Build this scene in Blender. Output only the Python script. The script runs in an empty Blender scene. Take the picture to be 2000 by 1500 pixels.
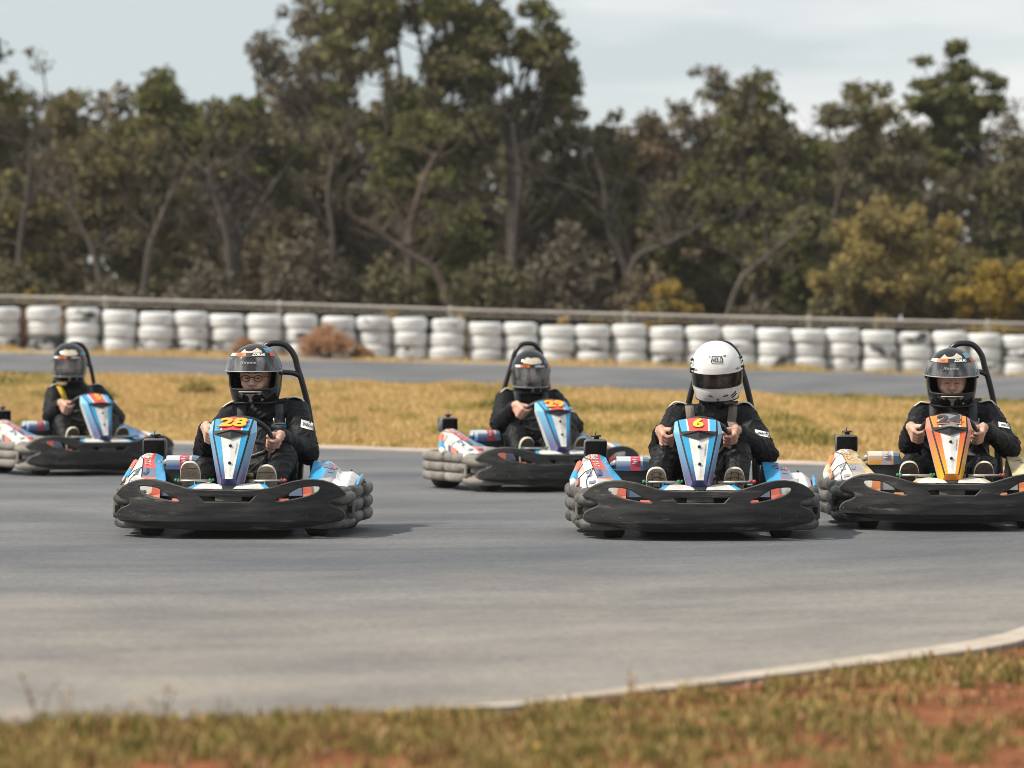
import bpy, bmesh, math, random
import numpy as np
from mathutils import Vector, Matrix, Euler
from mathutils.bvhtree import BVHTree

scene = bpy.context.scene
R = math.radians
CAM_H = 1.08          # camera height above the track, metres
FPX = 6667.0          # focal length in pixels of the 2000 px wide photograph
HOR = 672.0           # row of the horizon in the photograph

# ------------------------------------------------------------------ camera
cam_d = bpy.data.cameras.new('camera')
cam_d.lens = 120.0
cam_d.sensor_width = 36.0
cam_d.clip_start = 0.5
cam_d.clip_end = 5000.0
cam_d.dof.use_dof = True
cam_d.dof.focus_distance = 18.9
cam_d.dof.aperture_fstop = 2.5
cam_d.dof.aperture_blades = 0
cam = bpy.data.objects.new('camera', cam_d)
scene.collection.objects.link(cam)
cam.location = (0, 0, CAM_H)
cam.rotation_euler = (R(90 - 0.670), 0, 0)
scene.camera = cam

# ------------------------------------------------------------------ sky, sun, exposure
SUN = Vector((-0.86, -0.30, 0.98)).normalized()
world = bpy.data.worlds.new('World')
scene.world = world
world.use_nodes = True
wn, wl = world.node_tree.nodes, world.node_tree.links
wn.clear()
wo = wn.new('ShaderNodeOutputWorld')
wb = wn.new('ShaderNodeBackground')
wb.inputs['Strength'].default_value = 0.088
sky = wn.new('ShaderNodeTexSky')
sky.sky_type = 'NISHITA'
sky.sun_disc = False
sky.sun_elevation = math.asin(SUN.z)
sky.sun_rotation = math.atan2(SUN.x, SUN.y)
sky.air_density = 1.0
sky.dust_density = 1.5
sky.ozone_density = 1.0
wt = wn.new('ShaderNodeTexCoord')
wm = wn.new('ShaderNodeMapping')
wm.inputs['Scale'].default_value = (2.2, 2.2, 13.0)
wm.inputs['Location'].default_value = (-2.70, 4.65, -0.64)
wno = wn.new('ShaderNodeTexNoise')
wno.inputs['Scale'].default_value = 1.6
wno.inputs['Detail'].default_value = 6.0
wno.inputs['Roughness'].default_value = 0.52
wr = wn.new('ShaderNodeValToRGB')
wr.color_ramp.elements[0].position = 0.44
wr.color_ramp.elements[0].color = (0.0, 0.0, 0.0, 1)
wr.color_ramp.elements[1].position = 0.62
wr.color_ramp.elements[1].color = (1, 1, 1, 1)
wx = wn.new('ShaderNodeMix'); wx.data_type = 'RGBA'
wv = wn.new('ShaderNodeMix'); wv.data_type = 'RGBA'     # thin high overcast veil under the clouds
wv.inputs['Factor'].default_value = 0.80
wv.inputs[7].default_value = (5.0, 5.45, 5.6, 1)
wx.inputs[7].default_value = (7.3, 7.25, 7.15, 1)
wl.new(wt.outputs['Generated'], wm.inputs['Vector'])
wl.new(wm.outputs['Vector'], wno.inputs['Vector'])
wl.new(wno.outputs['Fac'], wr.inputs['Fac'])
wl.new(sky.outputs['Color'], wv.inputs[6])
wl.new(wv.outputs[2], wx.inputs[6])
wl.new(wr.outputs['Color'], wx.inputs['Factor'])
wl.new(wx.outputs[2], wb.inputs['Color'])
wl.new(wb.outputs['Background'], wo.inputs['Surface'])

sun_d = bpy.data.lights.new('sun', 'SUN')
sun_d.energy = 3.2
sun_d.angle = R(3.0)
sun_d.color = (1.0, 0.92, 0.79)
sun = bpy.data.objects.new('sun', sun_d)
scene.collection.objects.link(sun)
sun.rotation_euler = SUN.to_track_quat('Z', 'Y').to_euler()
sun.location = (-20, -10, 30)

scene.view_settings.view_transform = 'Standard'
scene.view_settings.look = 'None'
scene.view_settings.gamma = 1.0
scene.view_settings.use_curve_mapping = False
scene.view_settings.exposure = 0.64
scene.cycles.max_bounces = 8
scene.cycles.transparent_max_bounces = 12
scene.cycles.use_denoising = True
scene.cycles.filter_width = 0.9

# ------------------------------------------------------------------ helpers
COL = scene.collection

def tag(o, label=None, cat=None, group=None, kind=None):
    if label: o['label'] = label
    if cat: o['category'] = cat
    if group: o['group'] = group
    if kind: o['kind'] = kind
    return o

def empty(name, loc=(0, 0, 0), rz=0.0, parent=None):
    o = bpy.data.objects.new(name, None)
    COL.objects.link(o)
    o.location = loc
    o.rotation_euler = (0, 0, rz)
    o.empty_display_size = 0.2
    if parent: o.parent = parent
    return o

class MB:
    """collects shapes into one mesh"""
    def __init__(s):
        s.v, s.f, s.m, s.sm = [], [], [], []
    def add(s, vs, fs, mi=0, smooth=True):
        b = len(s.v)
        s.v.extend([tuple(p) for p in vs])
        for k, f in enumerate(fs):
            s.f.append(tuple(b + i for i in f))
            s.m.append(mi[k] if isinstance(mi, (list, tuple)) else mi)
            s.sm.append(smooth)
        return s
    def box(s, c, size, mi=0, rot=None, bevel=0.0):
        hx, hy, hz = size[0] / 2, size[1] / 2, size[2] / 2
        if bevel > 0:
            bm = bmesh.new()
            bmesh.ops.create_cube(bm, size=1.0)
            bmesh.ops.scale(bm, vec=size, verts=bm.verts)
            bmesh.ops.bevel(bm, geom=bm.edges[:], offset=bevel, segments=3, profile=0.5, affect='EDGES')
            bm.verts.ensure_lookup_table()
            vs = [Vector(v.co) for v in bm.verts]
            fs = [[v.index for v in f.verts] for f in bm.faces]
            bm.free()
        else:
            vs = [Vector((x * hx, y * hy, z * hz)) for x in (-1, 1) for y in (-1, 1) for z in (-1, 1)]
            fs = [(0, 1, 3, 2), (4, 6, 7, 5), (0, 4, 5, 1), (2, 3, 7, 6), (0, 2, 6, 4), (1, 5, 7, 3)]
        if rot is not None:
            vs = [rot @ v for v in vs]
        c = Vector(c)
        s.add([v + c for v in vs], fs, mi, bevel > 0)
        return s
    def tube(s, pts, rad, n=8, mi=0, closed=False, caps=True, sq=1.0):
        pts = [Vector(p) for p in pts]
        m = len(pts)
        if not hasattr(rad, '__len__'): rad = [rad] * m
        tans = []
        for i in range(m):
            if closed: t = pts[(i + 1) % m] - pts[i - 1]
            else: t = pts[min(i + 1, m - 1)] - pts[max(i - 1, 0)]
            tans.append(t.normalized() if t.length > 1e-9 else Vector((0, 0, 1)))
        up = Vector((0, 0, 1)) if abs(tans[0].z) < 0.9 else Vector((1, 0, 0))
        nrm = (up - tans[0] * up.dot(tans[0])).normalized()
        vs = []
        for i in range(m):
            nrm = nrm - tans[i] * nrm.dot(tans[i])
            if nrm.length < 1e-6:
                nrm = tans[i].orthogonal()
            nrm.normalize()
            bi = tans[i].cross(nrm)
            for k in range(n):
                a = 2 * math.pi * k / n
                vs.append(pts[i] + (nrm * math.cos(a) + bi * math.sin(a) * sq) * rad[i])
        fs = []
        for i in range(m if closed else m - 1):
            j = (i + 1) % m
            for k in range(n):
                l = (k + 1) % n
                fs.append((i * n + k, i * n + l, j * n + l, j * n + k))
        if caps and not closed:
            fs.append(tuple(range(n))[::-1])
            fs.append(tuple((m - 1) * n + k for k in range(n)))
        s.add(vs, fs, mi)
        return s
    def lathe(s, prof, axis_o=(0, 0, 0), axis='z', n=24, mi=0, rot=None, closed=False):
        """prof: list of (radius, height)"""
        o = Vector(axis_o)
        vs = []
        for (r, h) in prof:
            for k in range(n):
                a = 2 * math.pi * k / n
                c, d = r * math.cos(a), r * math.sin(a)
                p = Vector((c, d, h)) if axis == 'z' else (Vector((h, c, d)) if axis == 'x' else Vector((c, h, d)))
                if rot is not None: p = rot @ p
                vs.append(o + p)
        fs = []
        m = len(prof)
        for i in range(m if closed else m - 1):
            j = (i + 1) % m
            for k in range(n):
                l = (k + 1) % n
                fs.append((i * n + k, i * n + l, j * n + l, j * n + k))
        if not closed:
            fs.append(tuple(range(n))[::-1])
            fs.append(tuple((m - 1) * n + k for k in range(n)))
        s.add(vs, fs, mi)
        return s
    def loft(s, secs, mi=0, smooth=False, cap=True, closed=True, mats=None):
        n = len(secs[0])
        vs = [p for sec in secs for p in sec]
        fs, ms = [], []
        for i in range(len(secs) - 1):
            for k in range(n if closed else n - 1):
                l = (k + 1) % n
                fs.append((i * n + k, i * n + l, (i + 1) * n + l, (i + 1) * n + k))
                ms.append(mats[i][k] if mats else mi)
        if cap and closed:
            fs.append(tuple(range(n))[::-1]); ms.append(mats[0][0] if mats else mi)
            fs.append(tuple((len(secs) - 1) * n + k for k in range(n))); ms.append(mats[-1][0] if mats else mi)
        s.add(vs, fs, ms, smooth)
        return s
    def grid(s, fn, nu, nv, mi=0, smooth=True, skip=None):
        vs = [fn(i / (nu - 1), j / (nv - 1)) for i in range(nu) for j in range(nv)]
        fs = []
        for i in range(nu - 1):
            for j in range(nv - 1):
                if skip and skip((i + .5) / (nu - 1), (j + .5) / (nv - 1)): continue
                fs.append((i * nv + j, (i + 1) * nv + j, (i + 1) * nv + j + 1, i * nv + j + 1))
        s.add(vs, fs, mi, smooth)
        return s
    def ball(s, c, r, n=12, mi=0, rot=None):
        c = Vector(c)
        rr = Vector(r) if hasattr(r, '__len__') else Vector((r, r, r))
        vs, fs = [], []
        h = n // 2
        for i in range(h + 1):
            ph = math.pi * i / h
            for k in range(n):
                a = 2 * math.pi * k / n
                p = Vector((rr.x * math.sin(ph) * math.cos(a), rr.y * math.sin(ph) * math.sin(a), rr.z * math.cos(ph)))
                if rot is not None: p = rot @ p
                vs.append(c + p)
        for i in range(h):
            for k in range(n):
                l = (k + 1) % n
                fs.append((i * n + k, (i + 1) * n + k, (i + 1) * n + l, i * n + l))
        s.add(vs, fs, mi)
        return s
    def build(s, name, mats, parent=None, xf=None):
        me = bpy.data.meshes.new(name)
        v = s.v if xf is None else [tuple(xf @ Vector(p)) for p in s.v]
        me.from_pydata(v, [], s.f)
        if not isinstance(mats, (list, tuple)): mats = [mats]
        for m in mats: me.materials.append(m)
        me.polygons.foreach_set('material_index', s.m)
        me.polygons.foreach_set('use_smooth', s.sm)
        bm = bmesh.new(); bm.from_mesh(me)
        bmesh.ops.recalc_face_normals(bm, faces=bm.faces)
        bm.to_mesh(me); bm.free()
        me.update()
        o = bpy.data.objects.new(name, me)
        COL.objects.link(o)
        if parent: o.parent = parent
        return o

def np_mesh(name, verts, faces, mats, parent=None, mat_idx=None, smooth=False):
    """verts (n,3) array, faces (m,k) array with constant k"""
    me = bpy.data.meshes.new(name)
    verts = np.asarray(verts, dtype=np.float32); faces = np.asarray(faces, dtype=np.int32)
    m, k = faces.shape
    me.vertices.add(len(verts)); me.vertices.foreach_set('co', verts.ravel())
    me.loops.add(m * k); me.loops.foreach_set('vertex_index', faces.ravel())
    me.polygons.add(m)
    me.polygons.foreach_set('loop_start', np.arange(0, m * k, k, dtype=np.int32))
    me.polygons.foreach_set('loop_total', np.full(m, k, dtype=np.int32))
    if not isinstance(mats, (list, tuple)): mats = [mats]
    for q in mats: me.materials.append(q)
    if mat_idx is not None: me.polygons.foreach_set('material_index', np.asarray(mat_idx, dtype=np.int32))
    me.polygons.foreach_set('use_smooth', np.full(m, smooth, dtype=bool))
    me.update(calc_edges=True)
    o = bpy.data.objects.new(name, me)
    COL.objects.link(o)
    if parent: o.parent = parent
    return o

def _curve_mesh(cu):
    o = bpy.data.objects.new('tmp', cu)
    COL.objects.link(o)
    dg = bpy.context.evaluated_depsgraph_get()
    ev = o.evaluated_get(dg)
    me = ev.to_mesh()
    vs = [Vector(v.co) for v in me.vertices]
    fs = [tuple(p.vertices) for p in me.polygons]
    ev.to_mesh_clear()
    bpy.data.objects.remove(o); bpy.data.curves.remove(cu)
    return vs, fs

_txt = {}
def text_mesh(body, bold=0.02, shear=0.0):
    """flat text, centred, height of capitals about 1: (verts, faces, width)"""
    key = (body, bold, shear)
    if key in _txt: return _txt[key]
    cu = bpy.data.curves.new('t', 'FONT')
    cu.body = body; cu.size = 1.0 / 0.73; cu.offset = bold; cu.shear = shear
    cu.resolution_u = 3
    cu.fill_mode = 'FRONT'
    vs, fs = _curve_mesh(cu)
    xs = [v.x for v in vs]; ys = [v.y for v in vs]
    cx, cy = (min(xs) + max(xs)) / 2, (min(ys) + max(ys)) / 2
    h = max(ys) - min(ys)
    vs = [((v.x - cx) / h, (v.y - cy) / h) for v in vs]
    _txt[key] = (vs, fs, (max(xs) - min(xs)) / h)
    return _txt[key]

def plate2d(outline, holes, depth, bevel, cuts_x=(), cuts_z=()):
    """closed outline in (x,z) with holes, thickness along y, rounded rim -> verts, faces"""
    cu = bpy.data.curves.new('p', 'CURVE')
    cu.dimensions = '2D'; cu.fill_mode = 'BOTH'
    cu.extrude = depth / 2; cu.bevel_depth = bevel; cu.bevel_resolution = 2; cu.offset = -bevel
    for loop in [outline] + list(holes):
        sp = cu.splines.new('POLY'); sp.points.add(len(loop) - 1)
        for p, (x, z) in zip(sp.points, loop): p.co = (x, z, 0, 1)
        sp.use_cyclic_u = True
    vs, fs = _curve_mesh(cu)
    me = bpy.data.meshes.new('p'); me.from_pydata([(v.x, -v.z, v.y) for v in vs], [], fs)
    bm = bmesh.new(); bm.from_mesh(me); bpy.data.meshes.remove(me)
    bmesh.ops.remove_doubles(bm, verts=bm.verts, dist=1e-5)
    for cx in cuts_x:
        bmesh.ops.bisect_plane(bm, geom=bm.verts[:] + bm.edges[:] + bm.faces[:], plane_co=(cx, 0, 0), plane_no=(1, 0, 0))
    for cz in cuts_z:
        bmesh.ops.bisect_plane(bm, geom=bm.verts[:] + bm.edges[:] + bm.faces[:], plane_co=(0, 0, cz), plane_no=(0, 0, 1))
    bm.verts.index_update()
    out = [Vector(v.co) for v in bm.verts], [[v.index for v in f.verts] for f in bm.faces]
    bm.free()
    return out

def smooth_closed(pts, it=2):
    """Chaikin corner cutting of a closed loop"""
    for _ in range(it):
        q = []
        for i in range(len(pts)):
            a, b = pts[i], pts[(i + 1) % len(pts)]
            q.append(tuple(.75 * a[k] + .25 * b[k] for k in range(len(a))))
            q.append(tuple(.25 * a[k] + .75 * b[k] for k in range(len(a))))
        pts = q
    return pts

def spline(pts, n=8, closed=False):
    """Catmull-Rom through 3-D points"""
    P = [Vector(p) for p in pts]; out = []
    m = len(P)
    for i in range(m if closed else m - 1):
        p0 = P[i - 1] if (closed or i > 0) else P[0]
        p1 = P[i]; p2 = P[(i + 1) % m]
        p3 = P[(i + 2) % m] if (closed or i + 2 < m) else P[-1]
        for k in range(n):
            t = k / n
            out.append(0.5 * ((2 * p1) + (p2 - p0) * t + (2 * p0 - 5 * p1 + 4 * p2 - p3) * t * t + (3 * p1 - p0 - 3 * p2 + p3) * t ** 3))
    if not closed: out.append(P[-1])
    return out

# ------------------------------------------------------------------ materials
def new_mat(name):
    m = bpy.data.materials.new(name); m.use_nodes = True
    nt = m.node_tree
    return m, nt.nodes, nt.links, nt.nodes['Principled BSDF']

def pm(name, c1, c2=None, scale=6.0, rough=0.6, bump=0.0, bscale=60.0, metal=0.0, coat=0.0, spec=0.5,
       stretch=(1, 1, 1), lo=0.4, hi=0.62, c3=None, scale3=2.0, lo3=0.55, hi3=0.7, rough2=None, coords='Object', detail=6.0, sheen=0.0, randomise=False):
    m, n, l, b = new_mat(name)
    b.inputs['Roughness'].default_value = rough
    b.inputs['Metallic'].default_value = metal
    b.inputs['Coat Weight'].default_value = coat
    b.inputs['Coat Roughness'].default_value = 0.12
    b.inputs['Specular IOR Level'].default_value = spec
    if sheen:
        b.inputs['Sheen Weight'].default_value = sheen
        b.inputs['Sheen Roughness'].default_value = 0.5
    b.inputs['Base Color'].default_value = (*c1, 1)
    if c2 is None and not bump: return m
    tc = n.new('ShaderNodeTexCoord'); mp = n.new('ShaderNodeMapping')
    mp.inputs['Scale'].default_value = stretch
    l.new(tc.outputs[coords], mp.inputs['Vector'])
    if randomise:
        oi = n.new('ShaderNodeObjectInfo'); ml = n.new('ShaderNodeMath'); ml.operation = 'MULTIPLY'; ml.inputs[1].default_value = 97.0
        l.new(oi.outputs['Random'], ml.inputs[0]); l.new(ml.outputs[0], mp.inputs['Location'])
    col = None
    def layer(prev, c, sc, lo_, hi_):
        no = n.new('ShaderNodeTexNoise'); no.inputs['Scale'].default_value = sc; no.inputs['Detail'].default_value = detail
        no.inputs['Roughness'].default_value = 0.6
        l.new(mp.outputs['Vector'], no.inputs['Vector'])
        rp = n.new('ShaderNodeValToRGB'); rp.color_ramp.elements[0].position = lo_; rp.color_ramp.elements[1].position = hi_
        l.new(no.outputs['Fac'], rp.inputs['Fac'])
        mx = n.new('ShaderNodeMix'); mx.data_type = 'RGBA'
        l.new(rp.outputs['Color'], mx.inputs['Factor'])
        if prev is None: mx.inputs[6].default_value = (*c1, 1)
        else: l.new(prev, mx.inputs[6])
        mx.inputs[7].default_value = (*c, 1)
        return mx.outputs[2], rp.outputs['Color']
    if c2 is not None:
        col, fac = layer(None, c2, scale, lo, hi)
        if rough2 is not None:
            mr = n.new('ShaderNodeMix'); mr.inputs[2].default_value = rough; mr.inputs[3].default_value = rough2
            l.new(fac, mr.inputs[0]); l.new(mr.outputs[0], b.inputs['Roughness'])
        if c3 is not None: col, _ = layer(col, c3, scale3, lo3, hi3)
        l.new(col, b.inputs['Base Color'])
    if bump:
        no = n.new('ShaderNodeTexNoise'); no.inputs['Scale'].default_value = bscale; no.inputs['Detail'].default_value = 5
        l.new(mp.outputs['Vector'], no.inputs['Vector'])
        bu = n.new('ShaderNodeBump'); bu.inputs['Strength'].default_value = bump; bu.inputs['Distance'].default_value = 0.01
        l.new(no.outputs['Fac'], bu.inputs['Height']); l.new(bu.outputs['Normal'], b.inputs['Normal'])
    return m

def leaf_mat(name, cols, trans=0.25):
    """leaf colour picked per leaf"""
    m, n, l, b = new_mat(name)
    g = n.new('ShaderNodeNewGeometry'); rp = n.new('ShaderNodeValToRGB')
    rp.color_ramp.interpolation = 'LINEAR'
    els = rp.color_ramp.elements
    els[0].color = (*cols[0], 1); els[1].color = (*cols[-1], 1)
    for i, c in enumerate(cols[1:-1]):
        e = els.new((i + 1) / (len(cols) - 1)); e.color = (*c, 1)
    l.new(g.outputs['Random Per Island'], rp.inputs['Fac'])
    l.new(rp.outputs['Color'], b.inputs['Base Color'])
    b.inputs['Roughness'].default_value = 0.75
    b.inputs['Specular IOR Level'].default_value = 0.2
    tr = n.new('ShaderNodeBsdfTranslucent'); mx = n.new('ShaderNodeMixShader'); mx.inputs[0].default_value = trans
    l.new(rp.outputs['Color'], tr.inputs['Color'])
    l.new(b.outputs[0], mx.inputs[1]); l.new(tr.outputs[0], mx.inputs[2])
    l.new(mx.outputs[0], n['Material Output'].inputs['Surface'])
    return m

def visor_mat(name, tint, gloss=0.35, haze=0.0):
    """thin tinted visor: see-through, mirrors the sky towards its edges, patchy grey haze painted in for reflected sky"""
    m, n, l, b = new_mat(name)
    n.remove(b)
    t = n.new('ShaderNodeBsdfTransparent'); t.inputs['Color'].default_value = (*tint, 1)
    gl = n.new('ShaderNodeBsdfGlossy'); gl.inputs['Roughness'].default_value = 0.06
    d = n.new('ShaderNodeBsdfDiffuse'); d.inputs['Color'].default_value = (0.48, 0.49, 0.50, 1)  # pale diffuse layer stands in for the sky mirrored in the visor
    lw = n.new('ShaderNodeLayerWeight'); lw.inputs['Blend'].default_value = gloss
    m1 = n.new('ShaderNodeMixShader')
    tc = n.new('ShaderNodeTexCoord'); mp = n.new('ShaderNodeMapping'); mp.inputs['Scale'].default_value = (1, 1, 0.35); l.new(tc.outputs['Object'], mp.inputs['Vector'])
    no = n.new('ShaderNodeTexNoise'); no.inputs['Scale'].default_value = 22; no.inputs['Detail'].default_value = 5; l.new(mp.outputs['Vector'], no.inputs['Vector'])
    mr = n.new('ShaderNodeMapRange'); mr.inputs[1].default_value = .38; mr.inputs[2].default_value = .68; mr.inputs[3].default_value = haze * .15; mr.inputs[4].default_value = haze * 1.7
    l.new(no.outputs['Fac'], mr.inputs[0]); l.new(mr.outputs[0], m1.inputs[0])
    m2 = n.new('ShaderNodeMixShader')
    l.new(t.outputs[0], m1.inputs[1]); l.new(d.outputs[0], m1.inputs[2])
    l.new(lw.outputs['Fresnel'], m2.inputs[0]); l.new(m1.outputs[0], m2.inputs[1]); l.new(gl.outputs[0], m2.inputs[2])
    l.new(m2.outputs[0], n['Material Output'].inputs['Surface'])
    return m

# ================================================================== THE GROUND
def lerp(a, b, t): return a + (b - a) * t

def hash2(i, j, s):
    h = (i * 374761393 + j * 668265263 + s * 2246822519) & 0xFFFFFFFF
    h = ((h ^ (h >> 13)) * 1274126177) & 0xFFFFFFFF
    return ((h ^ (h >> 16)) & 0xFFFF) / 65535.0

def vnoise(x, y, s=0):
    """smooth value noise on numpy arrays, 0..1"""
    x = np.asarray(x, dtype=np.float64); y = np.asarray(y, dtype=np.float64)
    i = np.floor(x).astype(np.int64); j = np.floor(y).astype(np.int64)
    fx = x - i; fy = y - j
    fx = fx * fx * (3 - 2 * fx); fy = fy * fy * (3 - 2 * fy)
    def h(a, b): 
        v = (a * 374761393 + b * 668265263 + s * 974634777) & 0xFFFFFFFF
        v = ((v ^ (v >> 13)) * 1274126177) & 0xFFFFFFFF
        return ((v ^ (v >> 16)) & 0xFFFF) / 65535.0
    return (h(i, j) * (1 - fx) + h(i + 1, j) * fx) * (1 - fy) + (h(i, j + 1) * (1 - fx) + h(i + 1, j + 1) * fx) * fy

FAR_X = [-60, -30, -7.0, -5.9, -2.15, 2.75, 4.35, 8.0, 30]
FAR_Y = [46, 45, 40.4, 39.3, 35.8, 30.6, 29.2, 27.5, 25]
NEAR_X = [-60, -6.0, -1.43, -0.73, 0.0, 0.64, 1.19, 1.62, 1.80, 2.0, 2.4, 3.2, 4.6, 7.0, 14.0, 30]
NEAR_Y = [9.3, 9.45, 9.60, 9.74, 10.0, 10.7, 11.35, 11.85, 12.15, 12.65, 13.7, 15.0, 16.4, 17.8, 19.5, 21]
def far_edge(x): return np.interp(x, FAR_X, FAR_Y)
def near_edge(x): return np.interp(x, NEAR_X, NEAR_Y)

def gz(x, y):
    """height of the natural ground (flat track, then the rise to the second track and the tyre wall)"""
    x = np.asarray(x, dtype=float); y = np.asarray(y, dtype=float)
    xc = np.clip(x, -14, 14)
    e = far_edge(x)
    z50 = np.interp(xc, [-14, -7.5, 7.5, 14], [0.88, 0.705, 0.235, 0.06])
    z56 = np.interp(xc, [-14, -8.5, 8.5, 14], [1.02, 0.905, 0.52, 0.42])
    z59 = np.interp(xc, [-14, -8.9, 8.9, 14], [1.12, 1.00, 0.53, 0.44])
    z64 = z59 + 0.02
    t1 = np.clip((y - e) / (50 - e), 0, 1)
    z = t1 * z50
    z = np.where(y > 50, lerp(z50, z56, np.clip((y - 50) / 6.5, 0, 1)), z)
    z = np.where(y > 56.5, lerp(z56, z59, np.clip((y - 56.5) / 2.5, 0, 1)), z)
    z = np.where(y > 59, lerp(z59, z64, np.clip((y - 59) / 5, 0, 1)), z)
    z = np.where(y > 64, lerp(z64, 1.0 + 0.012 * (y - 64), np.clip((y - 64) / 20, 0, 1)), z)
    near = np.clip((near_edge(x) + 0.12 - y) / 0.15, 0, 1)
    z = np.where(y < 22, -near * (0.001 + 0.022 * (vnoise(x * 2.3, y * 2.3, 5) - 0.35) * np.clip((near_edge(x) - y) / 0.4, 0, 1)), z)
    return z

# ground sheet: red-brown dirt near the camera, straw-coloured soil beyond the track
m_ground, n, l, b = new_mat('dirt and dry grass ground')
tc = n.new('ShaderNodeTexCoord')
def noise_node(n, l, vec, scale, detail=6, rough=0.6):
    q = n.new('ShaderNodeTexNoise'); q.inputs['Scale'].default_value = scale; q.inputs['Detail'].default_value = detail; q.inputs['Roughness'].default_value = rough
    l.new(vec, q.inputs['Vector']); return q.outputs['Fac']
def ramp(n, l, fac, stops):
    r = n.new('ShaderNodeValToRGB'); els = r.color_ramp.elements
    els[0].position = stops[0][0]; els[0].color = (*stops[0][1], 1)
    els[1].position = stops[-1][0]; els[1].color = (*stops[-1][1], 1)
    for p, c in stops[1:-1]:
        e = els.new(p); e.color = (*c, 1)
    l.new(fac, r.inputs['Fac']); return r.outputs['Color']
def mixc(n, l, fac, a, c):
    x = n.new('ShaderNodeMix'); x.data_type = 'RGBA'
    if isinstance(fac, float): x.inputs[0].default_value = fac
    else: l.new(fac, x.inputs[0])
    for k, q in ((6, a), (7, c)):
        if isinstance(q, tuple): x.inputs[k].default_value = (*q, 1)
        else: l.new(q, x.inputs[k])
    return x.outputs[2]
sep = n.new('ShaderNodeSeparateXYZ'); l.new(tc.outputs['Object'], sep.inputs[0])
dirt = ramp(n, l, noise_node(n, l, tc.outputs['Object'], 2.6), [(0.32, (0.10, 0.040, 0.020)), (0.5, (0.23, 0.085, 0.038)), (0.68, (0.30, 0.135, 0.066))])
grs = ramp(n, l, noise_node(n, l, tc.outputs['Object'], 0.9, 8, 0.65), [(0.34, (0.16, 0.13, 0.035)), (0.48, (0.34, 0.24, 0.085)), (0.62, (0.42, 0.28, 0.115)), (0.72, (0.20, 0.17, 0.045))])
mr = n.new('ShaderNodeMapRange'); mr.inputs[1].default_value = 20; mr.inputs[2].default_value = 24
l.new(sep.outputs['Y'], mr.inputs[0])
verge = ramp(n, l, noise_node(n, l, tc.outputs['Object'], 1.6, 8, 0.7), [(0.3, (0.26, 0.21, 0.15)), (0.7, (0.42, 0.34, 0.25))])
mr2 = n.new('ShaderNodeMapRange'); mr2.inputs[1].default_value = 56.0; mr2.inputs[2].default_value = 56.6
l.new(sep.outputs['Y'], mr2.inputs[0])
mr3 = n.new('ShaderNodeMapRange'); mr3.inputs[1].default_value = 60.5; mr3.inputs[2].default_value = 64
l.new(sep.outputs['Y'], mr3.inputs[0])
litter = ramp(n, l, noise_node(n, l, tc.outputs['Object'], 1.2, 8, 0.7), [(0.3, (0.05, 0.038, 0.026)), (0.7, (0.13, 0.095, 0.06))])
c_ = mixc(n, l, mr.outputs[0], dirt, grs); c_ = mixc(n, l, mr2.outputs[0], c_, verge); c_ = mixc(n, l, mr3.outputs[0], c_, litter)
l.new(c_, b.inputs['Base Color']); b.inputs['Roughness'].default_value = 0.95; b.inputs['Specular IOR Level'].default_value = 0.1
bu = n.new('ShaderNodeBump'); bu.inputs['Strength'].default_value = 0.8; bu.inputs['Distance'].default_value = 0.03
l.new(noise_node(n, l, tc.outputs['Object'], 22, 6), bu.inputs['Height']); l.new(bu.outputs['Normal'], b.inputs['Normal'])

gx = np.concatenate([[-1500, -400, -120, -60, -40, -25], np.arange(-16, -4, 1.0), np.arange(-4, 4, 0.2), np.arange(4, 16.1, 1.0), [25, 40, 60, 120, 400, 1500]])
gy = np.concatenate([[-200, -40, 0, 4], np.arange(6, 14, 0.12), np.arange(14, 24, 1.0), np.arange(24, 66, 0.7), [68, 72, 80, 90, 100, 120, 150, 220, 400, 1000, 3000]])
GX, GY = np.meshgrid(gx, gy, indexing='ij')
GZ = gz(GX, GY)
GZ = np.where(GY > 150, np.minimum(GZ, 2.2), GZ)
gv = np.stack([GX, GY, GZ], -1).reshape(-1, 3)
nu, nv = len(gx), len(gy)
I, J = np.meshgrid(np.arange(nu - 1), np.arange(nv - 1), indexing='ij')
gf = np.stack([I * nv + J, (I + 1) * nv + J, (I + 1) * nv + J + 1, I * nv + J + 1], -1).reshape(-1, 4)
tag(np_mesh('ground', gv, gf, m_ground, smooth=True), kind='structure')

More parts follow.
